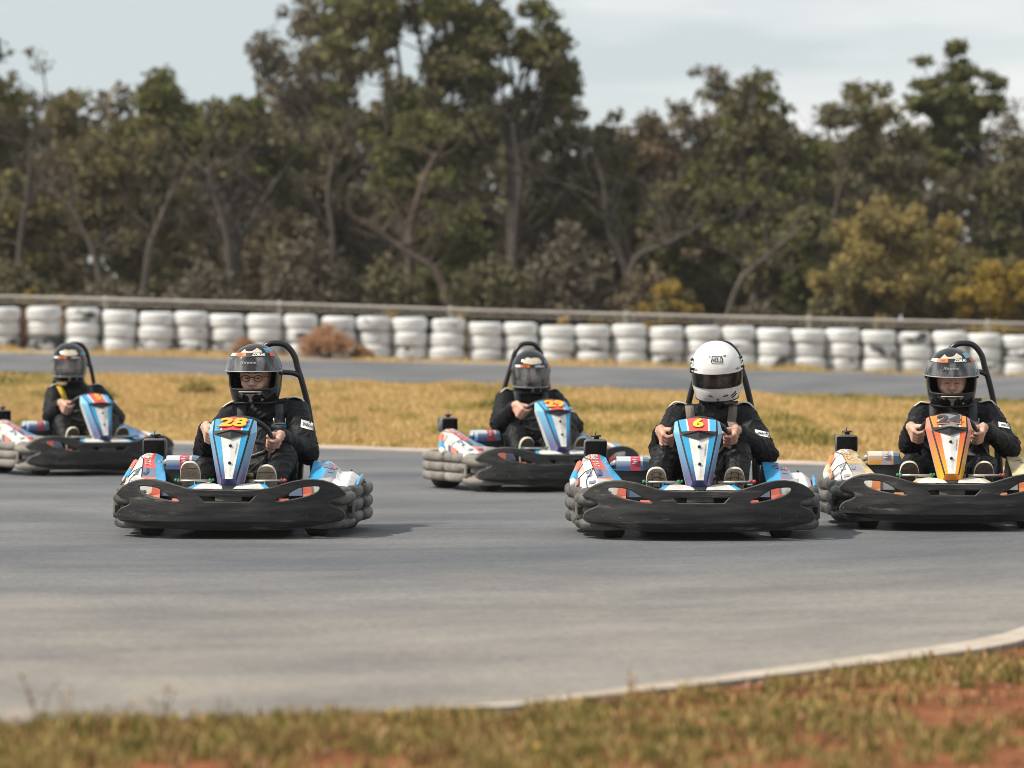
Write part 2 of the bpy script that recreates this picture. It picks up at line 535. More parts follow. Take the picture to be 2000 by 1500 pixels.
# asphalt: worn grey, rubber streaks along the racing line, dust towards the near edge
def asphalt_mat(name, near):
    m, n, l, b = new_mat(name)
    tc = n.new('ShaderNodeTexCoord')
    sp = n.new('ShaderNodeSeparateXYZ'); l.new(tc.outputs['Object'], sp.inputs[0])
    # bend the streak coordinates a little, as the track curves
    sq = n.new('ShaderNodeMath'); sq.operation = 'MULTIPLY'; l.new(sp.outputs['X'], sq.inputs[0]); l.new(sp.outputs['X'], sq.inputs[1])
    k = n.new('ShaderNodeMath'); k.operation = 'MULTIPLY_ADD'; k.inputs[1].default_value = -0.07; l.new(sq.outputs[0], k.inputs[0]); l.new(sp.outputs['Y'], k.inputs[2])
    k2 = n.new('ShaderNodeMath'); k2.operation = 'MULTIPLY_ADD'; k2.inputs[1].default_value = -0.28; l.new(sp.outputs['X'], k2.inputs[0]); l.new(k.outputs[0], k2.inputs[2])
    cb = n.new('ShaderNodeCombineXYZ'); l.new(sp.outputs['X'], cb.inputs[0]); l.new(k2.outputs[0], cb.inputs[1])
    mp = n.new('ShaderNodeMapping'); mp.inputs['Scale'].default_value = (0.6, 0.85, 1); l.new(cb.outputs[0], mp.inputs['Vector'])
    mp2 = n.new('ShaderNodeMapping'); mp2.inputs['Scale'].default_value = (0.35, 7.0, 1); l.new(cb.outputs[0], mp2.inputs['Vector'])
    mp3 = n.new('ShaderNodeMapping'); mp3.inputs['Scale'].default_value = (0.16, 0.30, 1); mp3.inputs['Location'].default_value = (3.1, 0.4, 0); l.new(cb.outputs[0], mp3.inputs['Vector'])
    base = ramp(n, l, noise_node(n, l, mp.outputs['Vector'], 1.0, 5, 0.55), [(0.34, (0.112, 0.117, 0.127)), (0.5, (0.142, 0.146, 0.155)), (0.66, (0.178, 0.179, 0.184))])
    st = ramp(n, l, noise_node(n, l, mp2.outputs['Vector'], 1.0, 6, 0.6), [(0.40, (0.74, 0.75, 0.77)), (0.60, (1.06, 1.04, 1.0))])
    mu = n.new('ShaderNodeMix'); mu.data_type = 'RGBA'; mu.blend_type = 'MULTIPLY'; mu.inputs[0].default_value = 0.15
    l.new(base, mu.inputs[6]); l.new(st, mu.inputs[7])
    broad = ramp(n, l, noise_node(n, l, mp3.outputs['Vector'], 1.0, 3, 0.5), [(0.38, (0.72, 0.74, 0.78)), (0.62, (1.1, 1.07, 1.02))])
    mu2 = n.new('ShaderNodeMix'); mu2.data_type = 'RGBA'; mu2.blend_type = 'MULTIPLY'; mu2.inputs[0].default_value = 0.65
    l.new(mu.outputs[2], mu2.inputs[6]); l.new(broad, mu2.inputs[7])
    col = mu2.outputs[2]
    mp4 = n.new('ShaderNodeMapping'); mp4.inputs['Scale'].default_value = (0.035, 2.0, 1); mp4.inputs['Location'].default_value = (0.7, 2.3, 0); l.new(cb.outputs[0], mp4.inputs['Vector'])
    sk = ramp(n, l, noise_node(n, l, mp4.outputs['Vector'], 1.0, 2, 0.5), [(0.50, (1, 1, 1)), (0.535, (0.80, 0.81, 0.83)), (0.56, (0.82, 0.83, 0.85)), (0.60, (1, 1, 1))])
    mk = n.new('ShaderNodeMix'); mk.data_type = 'RGBA'; mk.blend_type = 'MULTIPLY'; mk.inputs[0].default_value = 0.35
    l.new(col, mk.inputs[6]); l.new(sk, mk.inputs[7]); col = mk.outputs[2]
    if near:
        d1 = n.new('ShaderNodeMapRange'); d1.inputs[1].default_value = 17.0; d1.inputs[2].default_value = 9.6; d1.inputs[4].default_value = 0.66
        l.new(k2.outputs[0], d1.inputs[0])
        dn = n.new('ShaderNodeMath'); dn.operation = 'MULTIPLY'; l.new(d1.outputs[0], dn.inputs[0])
        l.new(ramp(n, l, noise_node(n, l, mp.outputs['Vector'], 2.0, 6, 0.6), [(0.3, (0.45, 0.45, 0.45)), (0.7, (1.1, 1.1, 1.1))]), dn.inputs[1])
        col = mixc(n, l, dn.outputs[0], col, (0.36, 0.31, 0.25))
    fine = ramp(n, l, noise_node(n, l, tc.outputs['Object'], 38, 5, 0.8), [(0.3, (0.5, 0.5, 0.5)), (0.7, (1.5, 1.5, 1.5))])
    mu3 = n.new('ShaderNodeMix'); mu3.data_type = 'RGBA'; mu3.blend_type = 'MULTIPLY'; mu3.inputs[0].default_value = 0.7
    l.new(col, mu3.inputs[6]); l.new(fine, mu3.inputs[7])
    l.new(mu3.outputs[2], b.inputs['Base Color'])
    b.inputs['Roughness'].default_value = 0.82; b.inputs['Specular IOR Level'].default_value = 0.22
    bu = n.new('ShaderNodeBump'); bu.inputs['Strength'].default_value = 0.7; bu.inputs['Distance'].default_value = 0.004
    l.new(noise_node(n, l, tc.outputs['Object'], 140, 4), bu.inputs['Height']); l.new(bu.outputs['Normal'], b.inputs['Normal'])
    return m
m_asph = asphalt_mat('worn grey asphalt', True)
m_asph2 = asphalt_mat('grey asphalt of the second track', False)

def strip(name, xs, ya, yb, za, zb, rows, mat, skirt=0.06):
    """sheet between two edge curves with a short vertical skirt all round"""
    vs, fs = [], []
    xs = np.asarray(xs)
    for i, x in enumerate(xs):
        for j in range(rows):
            t = j / (rows - 1)
            vs.append((x, lerp(ya[i], yb[i], t), lerp(za[i], zb[i], t)))
        vs.append((x, ya[i], za[i] - skirt)); vs.append((x, yb[i], zb[i] - skirt))
    k = rows + 2
    for i in range(len(xs) - 1):
        for j in range(rows - 1):
            fs.append((i * k + j, (i + 1) * k + j, (i + 1) * k + j + 1, i * k + j + 1))
        fs.append((i * k, i * k + rows, (i + 1) * k + rows, (i + 1) * k))
        fs.append((i * k + rows - 1, (i + 1) * k + rows - 1, (i + 1) * k + rows + 1, i * k + rows + 1))
    return np_mesh(name, vs, fs, mat)

xs = np.concatenate([[-60, -30, -15, -10], np.arange(-7, 1.5, 0.35), np.arange(1.5, 2.5, 0.06), np.arange(2.5, 8, 0.5), [10, 14, 20, 30]])
ra = np.random.default_rng(3)
ne = near_edge(xs) + 0.012 * (ra.random(len(xs)) - 0.5)
fe = far_edge(xs) + 0.10 * (ra.random(len(xs)) - 0.5)
tag(strip('track', xs, ne, fe, 0.012 + 0 * xs, 0.014 + 0 * xs, 8, m_asph, 0.02), kind='structure')
xs2 = np.linspace(-40, 40, 81)
tag(strip('back_track', xs2, 49.6 + 0 * xs2, 56.7 + 0 * xs2, gz(xs2, 49.6 + 0 * xs2) + 0.02, gz(xs2, 56.7 + 0 * xs2) + 0.02, 6, m_asph2, 0.1), kind='structure')

# white edge line, painted along the near edge, worn towards the camera
m_line = pm('worn white edge paint', (0.47, 0.405, 0.335), (0.34, 0.28, 0.22), scale=5.0, rough=0.8, lo=0.40, hi=0.60, stretch=(0.6, 2, 1), c3=(0.30, 0.24, 0.18), scale3=16, lo3=0.58, hi3=0.66)
xl = np.concatenate([np.arange(-4, 1.5, 0.2), np.arange(1.5, 2.6, 0.05)])
w_ = np.interp(xl, [-4, -0.5, 0.3, 1.4, 1.75, 2.6], [0.004, 0.006, 0.15, 0.27, 0.34, 0.40])
tag(strip('edge_line', xl, near_edge(xl) + 0.015, near_edge(xl) + 0.015 + w_, 0.018 + 0 * xl, 0.018 + 0 * xl, 2, m_line, 0.003), kind='structure')
# concrete lip of the far edge
m_lip = pm('pale concrete edging', (0.50, 0.41, 0.35), (0.36, 0.28, 0.23), scale=2.5, rough=0.9, stretch=(0.4, 1, 1))
xf = np.linspace(-12, 12, 80)
tag(strip('far_edge_line', xf, far_edge(xf) - 0.62, far_edge(xf) - 0.06, 0.022 + 0 * xf, 0.03 + 0 * xf, 2, m_lip, 0.02), kind='structure')

# ------------------------------------------------------------------ grass (blades, far too many to count)
def blades(name, P, h, wid, mats, mi, seed=1, lean=0.5):
    """P (n,3) roots, h (n) heights: bent two-piece blades"""
    g = np.random.default_rng(seed); nb = len(P)
    a = g.random(nb) * 2 * np.pi; dx, dy = np.cos(a), np.sin(a)
    w = wid * (0.6 + 0.8 * g.random(nb))
    le = lean * g.random(nb) * h; b2 = g.random(nb) * 2 * np.pi
    V = np.zeros((nb, 5, 3))
    V[:, 0] = P + np.stack([dx * w, dy * w, 0 * w], -1); V[:, 1] = P - np.stack([dx * w, dy * w, 0 * w], -1)
    mid = P + np.stack([np.cos(b2) * le * .35, np.sin(b2) * le * .35, h * .6], -1)
    V[:, 2] = mid - np.stack([dx * w, dy * w, 0 * w], -1) * .75; V[:, 3] = mid + np.stack([dx * w, dy * w, 0 * w], -1) * .75
    V[:, 4] = P + np.stack([np.cos(b2) * le, np.sin(b2) * le, h], -1)
    base = np.arange(nb)[:, None] * 5
    F = np.concatenate([base + np.array([[0, 1, 2]]), base + np.array([[0, 2, 3]]), base + np.array([[3, 2, 4]])], 1).reshape(-1, 3)
    return np_mesh(name, V.reshape(-1, 3), F, mats, mat_idx=np.repeat(mi, 3))

m_straw = leaf_mat('straw grass', [(0.49, 0.325, 0.125), (0.57, 0.40, 0.175), (0.63, 0.465, 0.23), (0.52, 0.36, 0.145)], 0.3)
m_olive = leaf_mat('olive grass', [(0.27, 0.225, 0.07), (0.38, 0.30, 0.10), (0.45, 0.345, 0.13)], 0.3)
m_green = leaf_mat('green grass', [(0.075, 0.085, 0.020), (0.125, 0.125, 0.028), (0.19, 0.17, 0.04)], 0.3)
m_rust = leaf_mat('rusty dead stems', [(0.15, 0.075, 0.038), (0.25, 0.13, 0.065), (0.20, 0.10, 0.05)], 0.2)
m_yellow = leaf_mat('yellow flowers', [(0.70, 0.48, 0.04), (0.80, 0.58, 0.08)], 0.2)

g = np.random.default_rng(11)
N = 150000
x = g.uniform(-9.5, 9.5, N); e = far_edge(x); y = e - 0.25 * g.random(N) ** 3 + (49.7 - e) * g.random(N) ** 1.15
dens = vnoise(x * 0.9, y * 0.45, 21) * 0.6 + vnoise(x * 3, y * 1.2, 22) * 0.4
keep = g.random(N) < 0.35 + 0.9 * dens
x, y, dens = x[keep], y[keep], dens[keep]
hn = vnoise(x * 1.3, y * 0.6, 31)
h = (0.025 + 0.11 * hn * dens) * (0.6 + 0.8 * g.random(len(x)))
gn = vnoise(x * 0.7 + 40, y * 0.35, 41) * 0.7 + vnoise(x * 2.5, y * 1.0, 42) * 0.3
mi = np.where(gn > 0.57, 1, 0); mi = np.where((gn > 0.74) & (g.random(len(x)) < .5), 2, mi)
tag(blades('infield_grass', np.stack([x, y, gz(x, y) - 0.005], -1), h, 0.011, [m_straw, m_olive, m_green], mi, 2), 'dry yellow and olive grass on the rise behind the karts', 'grass', kind='stuff')
# verge in front of and behind the tyre wall
N = 26000
x = g.uniform(-10, 10, N); y = 56.75 + 4.2 * g.random(N)
q = vnoise(x * 1.6, y * 0.8, 51); keep = q > 0.42
x, y, q = x[keep], y[keep], q[keep]
h = 0.02 + 0.16 * (q - 0.42) * 2 * g.random(len(x))
mi = np.where((x > 2.5) & (g.random(len(x)) < 0.5), 1, 0)
tag(blades('verge_grass', np.stack([x, y, gz(x, y)], -1), h, 0.009, [m_straw, m_olive], mi, 3), 'thin dry grass along the foot of the white tyre wall', 'grass', kind='stuff')

# foreground: weeds on red dirt, out of focus
g = np.random.default_rng(12)
P, Hh, M = [], [], []
def tuft(cx, cy, r, nb, h, mix):
    a = g.random(nb) * 2 * np.pi; rr = r * np.sqrt(g.random(nb))
    x = cx + np.cos(a) * rr; y = cy + np.sin(a) * rr
    ok = y < near_edge(x) - 0.005
    x, y = x[ok], y[ok]
    P.append(np.stack([x, y, gz(x, y)], -1)); Hh.append(h * (0.35 + 0.8 * g.random(len(x))))
    M.append(g.choice(len(mix), len(x), p=mix))
for _ in range(2100):
    cx = g.uniform(-2.6, 2.6); top = near_edge(cx)
    cy = top - 0.02 - (top - 7.2) * g.random() ** 1.25
    if vnoise(np.array([cx * 1.4]), np.array([cy * 1.4]), 61)[0] < 0.45 - 0.14 * (cx < 0.35) and g.random() > .22: continue
    dry = g.random()
    leftness = np.clip((0.4 - cx) / 1.6, 0, 1)
    mix = np.array([0.22, 0.36, 0.30, 0.12]) if dry < .6 else (np.array([0.03, 0.20, 0.75, 0.02]) if dry < .75 else np.array([0.25, 0.15, 0.05, 0.55]))
    tuft(cx, cy, g.uniform(0.03, 0.11), int(g.uniform(18, 60)), g.uniform(0.02, 0.05) + 0.018 * leftness, mix)
tag(blades('roadside_grass', np.concatenate(P), np.concatenate(Hh), 0.0035, [m_straw, m_olive, m_green, m_rust], np.concatenate(M), 4, 0.9), 'blurred low green and straw weeds on the red dirt verge', 'grass', kind='stuff')

# crumbs of red earth and small stones, too many to count
g = np.random.default_rng(15); nc_ = 1500
x = g.uniform(-2.6, 2.8, nc_); y = near_edge(x) + 0.05 - 3.0 * g.random(nc_) ** 1.3; r_ = 0.004 + 0.014 * g.random(nc_) ** 3
O = np.array([[1, 0, 0], [-1, 0, 0], [0, 1, 0], [0, -1, 0], [0, 0, 1], [0, 0, -1]], float)
V = (O[None] * (0.6 + 0.8 * g.random((nc_, 6, 1)))) * r_[:, None, None] + np.stack([x, y, np.maximum(gz(x, y), np.where(y > near_edge(x), .013, -1)) + r_ * .3], -1)[:, None]
F = np.array([[0, 2, 4], [2, 1, 4], [1, 3, 4], [3, 0, 4], [2, 0, 5], [1, 2, 5], [3, 1, 5], [0, 3, 5]])
tag(np_mesh('dirt_crumbs', V.reshape(-1, 3), (np.arange(nc_)[:, None, None] * 6 + F[None]).reshape(-1, 3), leaf_mat('red earth crumbs', [(0.10, 0.05, 0.03), (0.22, 0.10, 0.055), (0.30, 0.17, 0.11)], .0)), 'loose crumbs of red earth and small stones on the verge', 'dirt', kind='stuff')

# the taller single weeds that stand up against the asphalt are things of their own
def weed(px, py_top, d, label, kindcol, seed, flower=False, hgt=None):
    g = np.random.default_rng(seed)
    x = (px - 1000) / FPX * d
    z0 = float(gz(x, d)); zt = CAM_H + (HOR - py_top - 22) / FPX * d
    h = zt - z0
    root = empty('weed', (x, d, z0))
    mb = MB(); lf = MB()
    for s in range(3):
        a = g.uniform(0, 6.28); L = h * g.uniform(.6, 1.0) if s else h
        ex, ey = math.cos(a) * L * .28, math.sin(a) * L * .28
        pts = spline([(0, 0, 0), (ex * .2, ey * .2, L * .4), (ex * .6, ey * .6, L * .8), (ex, ey, L)], 4)
        mb.tube(pts, [0.0014] * (len(pts) - 1) + [0.0008], 4)
        for q in range(7):
            t = g.uniform(.15, 1); p = pts[min(int(t * len(pts)), len(pts) - 1)]
            b_ = g.uniform(0, 6.28); ll = g.uniform(.010, .026) 
            tip = p + Vector((math.cos(b_) * ll, math.sin(b_) * ll, ll * g.uniform(-.2, .9)))
            sd = Vector((-math.sin(b_), math.cos(b_), 0)) * ll * .28
            lf.add([p, (p + tip) / 2 + sd, tip, (p + tip) / 2 - sd], [(0, 1, 2, 3)], 0, False)
        if flower or s == 0:
            e_ = pts[-1]
            for q in range(8):
                b_ = g.uniform(0, 6.28); ll = .008
                tip = e_ + Vector((math.cos(b_) * ll, math.sin(b_) * ll, g.uniform(0, .012)))
                sd = Vector((-math.sin(b_), math.cos(b_), .3)) * .004
                lf.add([e_, (e_ + tip) / 2 + sd, tip, (e_ + tip) / 2 - sd], [(0, 1, 2, 3)], 1 if flower else 0, False)
    mb.build('stem', m_rust if kindcol != 'green' else m_olive, root)
    lf.build('foliage', [{'green': m_olive, 'straw': m_straw, 'rust': m_rust}[kindcol], m_yellow], root)
    tag(root, label, 'weed', 'tall weeds on the near verge')
weed(75, 1300, 9.25, 'leftmost thin rusty weed rising against the asphalt', 'rust', 1)
weed(138, 1328, 9.2, 'thin pale weed stalk second from the left in the foreground', 'straw', 2)
weed(196, 1365, 9.3, 'short dark rusty weed with a bent head at lower left', 'rust', 3)
weed(240, 1352, 9.35, 'straw weed standing between two rusty ones at lower left', 'straw', 4)
weed(318, 1325, 9.3, 'tall rusty weed with a drooping seed head on the verge', 'rust', 5)
weed(395, 1360, 9.4, 'straw-coloured weed stalk left of the foreground centre', 'straw', 6)
weed(440, 1345, 9.45, 'rust-brown weed right of the straw stalk on the verge', 'rust', 7)
weed(648, 1365, 9.5, 'yellow-green weed before the asphalt edge under the blue kart', 'green', 8)
weed(760, 1368, 9.55, 'olive weed with a yellow tip just left of centre', 'green', 9, True)
weed(165, 1437, 9.0, 'small yellow flowering weed at lower left', 'green', 10, True)
weed(1045, 1440, 8.9, 'yellow flowering weed at the bottom centre', 'green', 11, True)
weed(1230, 1295, 10.2, 'straw weed crossing the white edge line', 'straw', 12)
weed(1335, 1310, 10.35, 'green weed overlapping the white edge line', 'green', 13)
weed(1640, 1290, 10.9, 'tall straw weed at the right on the white edge line', 'straw', 14)
weed(1665, 1300, 10.95, 'green weed beside the tall straw weed on the edge line', 'green', 15)
weed(1710, 1405, 9.6, 'small yellow-tipped weed on the bare red dirt at right', 'green', 16, True)

# a dark clod of earth lying on the near edge line
g = random.Random(5)
for (px, d, r, lab) in ((1190, 10.12, 0.035, 'dark clod of earth lying on the white edge line'),):
    mb = MB(); mb.ball((0, 0, r * .3), (r, r * .9, r * .6), 14)
    mb.v = [tuple(Vector(p) * (1 + .35 * (hash2(int(p[0] * 400) + 50, int(p[1] * 400) + 50, int(p[2] * 300)) - .5))) for p in mb.v]
    o = mb.build('dirt_clod', pm('dark earth clod', (0.08, 0.045, 0.025), (0.16, 0.08, 0.04), scale=40, rough=1))
    x = (px - 1000) / FPX * d; o.location = (x, d, float(gz(x, d)) + .01)
    tag(o, lab, 'clod')

# ================================================================== TYRE WALL
m_tyre = pm('white painted tyre rubber', (0.63, 0.64, 0.645), (0.44, 0.447, 0.45), scale=3.5, rough=0.6, lo=0.42, hi=0.72, c3=(0.035, 0.037, 0.04), scale3=2.3, lo3=0.675, hi3=0.72, randomise=True, stretch=(1, 1, 2.2), bump=0.3, bscale=9)
m_tyre2 = pm('white painted tyre rubber with worn tread', (0.59, 0.60, 0.605), (0.36, 0.365, 0.37), scale=3.5, rough=0.6, lo=0.45, hi=0.7, c3=(0.03, 0.031, 0.034), scale3=2.6, lo3=0.52, hi3=0.60, randomise=True, stretch=(1, 1, 2.2), bump=0.3, bscale=9)
m_tyre3 = pm('bare black tyre rubber', (0.03, 0.031, 0.033), (0.09, 0.09, 0.09), scale=4, rough=0.75, randomise=True)
def tyre_mesh():
    prof = [(0.185, 0.035), (0.20, 0.012), (0.235, 0.0), (0.272, 0.010), (0.293, 0.032), (0.304, 0.06), (0.307, 0.075), (0.302, 0.079), (0.302, 0.086), (0.308, 0.090), (0.309, 0.118), (0.303, 0.122), (0.303, 0.129),
            (0.308, 0.133), (0.305, 0.155), (0.294, 0.182), (0.273, 0.205), (0.235, 0.216), (0.20, 0.205), (0.185, 0.18), (0.178, 0.108)]
    mb = MB(); mb.lathe(prof, n=30, closed=True)
    o = mb.build('tyre', m_tyre)
    return o
t0 = tyre_mesh()
meshes = {0: t0.data}
for k, mm in ((1, m_tyre2), (2, m_tyre3)):
    d_ = t0.data.copy(); d_.materials.clear(); d_.materials.append(mm); meshes[k] = d_
first = True
STK = [-62, 8, 88, 161, 234, 304, 375, 445, 516, 588, 660, 732, 801, 874, 946, 1017, 1088, 1158, 1229, 1301, 1373, 1443, 1511, 1579, 1647, 1717, 1786, 1855, 1922, 1990, 2060]
ORD = ['first', 'second', 'third', 'fourth', 'fifth', 'sixth', 'seventh', 'eighth', 'ninth', 'tenth', 'eleventh', 'twelfth', 'thirteenth', 'fourteenth', 'fifteenth', 'sixteenth', 'seventeenth', 'eighteenth', 'nineteenth', 'twentieth',
       'twenty-first', 'twenty-second', 'twenty-third', 'twenty-fourth', 'twenty-fifth', 'twenty-sixth', 'twenty-seventh', 'twenty-eighth', 'twenty-ninth', 'thirtieth', 'thirty-first']
rg = random.Random(8)
WORN = {(1, 0): 1, (2, 0): 1, (6, 0): 1, (7, 0): 1, (9, 1): 1, (13, 2): 1, (14, 0): 1, (15, 0): 1, (17, 1): 1, (22, 0): 1, (23, 1): 1, (25, 1): 1, (26, 2): 1, (29, 1): 1, (5, 0): 1, (3, 2): 1, (11, 2): 1, (10, 1): 1, (12, 0): 1, (19, 0): 1, (21, 1): 1, (24, 0): 1, (27, 0): 1, (28, 0): 1, (0, 0): 1}
for i, px in enumerate(STK):
    d = 59.3 + rg.uniform(-.06, .06)
    x = (px - 1000) / FPX * d
    zb = float(gz(x, d)) - 0.02
    # height of the stack read from the photograph's row of stack tops
    ztop = CAM_H + (HOR - np.interp(px, [0, 240, 480, 700, 900, 1100, 1300, 1500, 1700, 1900, 2000], [598, 606, 612, 620, 625, 634, 636, 643, 646, 652, 655])) / FPX * d
    ztop += rg.uniform(-.03, .03)
    s = max(0.6, min(1.3, (ztop - zb) / 3 / 0.212))
    for k in range(3):
        o = t0 if first else t0.copy()
        if not first: COL.objects.link(o)
        first = False
        o.data = meshes[WORN.get((i, k), 0)]
        o.location = (x + rg.uniform(-.020, .020), d + rg.uniform(-.03, .03), zb + k * 0.212 * s)
        wd = rg.uniform(.955, 1.03); o.scale = (wd, wd, s); o.rotation_euler = (rg.uniform(-.03, .03), rg.uniform(-.03, .03), rg.uniform(0, 6.28))
        pos = ('bottom', 'middle', 'top')[k]
        tag(o, f'white painted tyre at the {pos} of the {ORD[i]} stack from the left', 'tyre', 'tyres of the white tyre wall')
# brown post in the gap between the stacks
m_rustpost = pm('rusty brown post', (0.16, 0.075, 0.045), (0.07, 0.04, 0.03), scale=9, rough=0.9, stretch=(1, 1, .3))
x = (43 - 1000) / FPX * 59.2
mb = MB(); mb.tube([(0, 0, -.1), (0.01, 0, .35), (0, 0, .66)], [.055, .05, .05], 10); mb.ball((0, 0, .66), (.05, .05, .02), 10)
o = mb.build('post', m_rustpost); o.location = (x, 59.25, float(gz(x, 59.2))); tag(o, 'short rusty brown post standing in the gap of the tyre wall', 'post')

# ================================================================== FENCE
m_galv = pm('galvanised steel pipe', (0.52, 0.49, 0.45), (0.40, 0.37, 0.34), scale=4, rough=0.55, metal=0.2, stretch=(.3, 1, 1))
FD = 61.6
def rail_z(px): return CAM_H + (HOR - np.interp(px, [-400, 0, 500, 1000, 1500, 2000, 2400], [560, 579, 592, 608, 621, 632, 641])) / FPX * FD
fence = empty('fence', (0, FD, float(gz(0, FD))))
tag(fence, 'low galvanised pipe rail fence with wire mesh behind the tyre wall', 'fence')
oz = fence.location.z
pxs = np.linspace(-400, 2400, 30)
mb = MB(); mb.tube([((p - 1000) / FPX * FD, 0, rail_z(p) - oz) for p in pxs], 0.026, 8); mb.build('top_rail', m_galv, fence)
mb = MB(); mb.tube([((p - 1000) / FPX * FD, 0, rail_z(p) - oz - 0.09) for p in pxs], 0.007, 6); mb.build('lower_rail', m_galv, fence)
for p in (-145, 205, 545, 880, 1222, 1580, 1930, 2280):
    x = (p - 1000) / FPX * FD; zt = rail_z(p) - oz + 0.04
    mb = MB(); mb.tube([(x, 0.06, float(gz(x, FD)) - oz - .3), (x, 0.06, zt)], 0.033, 10); mb.ball((x, .06, zt), (.036, .036, .02), 10)
    mb.build('post', m_galv, fence)
mb = MB()
for k in range(150):
    p = -400 + k * 2800 / 149; x = (p - 1000) / FPX * FD; zt = rail_z(p) - oz - .04; zb = float(gz(x, FD)) - oz
    for sg in (-1, 1):
        mb.tube([(x, .035, zt), (x + sg * (zt - zb) * .8, .035, zb)], .0013, 3, caps=False)
mb.build('wire_mesh', m_galv, fence)

# ================================================================== TREES AND BUSHES
def leaf_quads(C, rad, per, size, g, flat=0.75, shell=2.0, aspect=0.45):
    """C (k,3) clump centres, rad (k), per (k) leaves: verts, faces of pointed leaf-sprig quads"""
    idx = np.repeat(np.arange(len(C)), per); nq = len(idx)
    u = g.normal(size=(nq, 3)); u /= np.linalg.norm(u, axis=1, keepdims=True)
    r = rad[idx] * g.random(nq) ** (1 / shell)
    wob = 1 + 0.35 * np.sin(u[:, 0] * 5 + idx * 1.7) * np.cos(u[:, 1] * 4 + idx * 2.3)
    pos = C[idx] + u * (r * wob)[:, None] * np.array([1, 1, flat])
    a = g.normal(size=(nq, 3)); a += u * 0.6; a /= np.linalg.norm(a, axis=1, keepdims=True)
    b = np.cross(a, g.normal(size=(nq, 3))); b /= np.linalg.norm(b, axis=1, keepdims=True) + 1e-9
    s = size * (0.55 + 0.9 * g.random(nq))
    V = np.zeros((nq, 4, 3))
    V[:, 0] = pos - a * s[:, None] * .5; V[:, 2] = pos + a * s[:, None] * .5
    V[:, 1] = pos + b * (s * aspect)[:, None]; V[:, 3] = pos - b * (s * aspect)[:, None]
    return V.reshape(-1, 3), np.arange(nq * 4).reshape(-1, 4)

BARK = [pm('dark grey bark', (0.050, 0.042, 0.036), (0.085, 0.070, 0.060), scale=6, rough=0.95, stretch=(1, 1, .25), bump=.6, bscale=20),
        pm('brown bark', (0.075, 0.053, 0.041), (0.12, 0.088, 0.068), scale=6, rough=0.95, stretch=(1, 1, .25), bump=.6, bscale=20),
        pm('pale grey bark', (0.080, 0.065, 0.053), (0.12, 0.098, 0.080), scale=5, rough=0.9, stretch=(1, 1, .25), bump=.4, bscale=20)]
LEAF = {
    'green': leaf_mat('deep green foliage', [(0.085, 0.090, 0.038), (0.125, 0.132, 0.045), (0.180, 0.180, 0.058), (0.105, 0.104, 0.045)], .28),
    'dark': leaf_mat('dark olive foliage', [(0.10, 0.092, 0.055), (0.14, 0.13, 0.068), (0.17, 0.155, 0.075), (0.14, 0.12, 0.082)], .22),
    'olive': leaf_mat('olive yellow foliage', [(0.125, 0.110, 0.050), (0.165, 0.145, 0.060), (0.21, 0.175, 0.07), (0.14, 0.122, 0.055)], .28),
    'brown': leaf_mat('dry brown foliage', [(0.13, 0.105, 0.068), (0.17, 0.138, 0.088), (0.21, 0.165, 0.10), (0.13, 0.108, 0.072)], .22),
    'grey': leaf_mat('grey brown twiggy foliage', [(0.125, 0.108, 0.078), (0.18, 0.152, 0.108), (0.145, 0.122, 0.086)], .22),
    'gold': leaf_mat('golden wattle foliage', [(0.21, 0.155, 0.04), (0.32, 0.23, 0.05), (0.44, 0.31, 0.055), (0.25, 0.18, 0.05)], .3),
    'wattle': leaf_mat('pale golden olive foliage', [(0.20, 0.165, 0.065), (0.28, 0.225, 0.085), (0.38, 0.29, 0.10), (0.24, 0.195, 0.08)], .3),
    'dryred': leaf_mat('pale rusty dry shrub', [(0.42, 0.245, 0.14), (0.52, 0.32, 0.195), (0.46, 0.28, 0.165)], .35),
    'rust': leaf_mat('rusty dry foliage', [(0.17, 0.122, 0.080), (0.23, 0.158, 0.10), (0.19, 0.135, 0.088)], .22),
}

def px_to(px, py, d):
    return Vector(((px - 1000) / FPX * d, d, CAM_H + (HOR - py) / FPX * d))

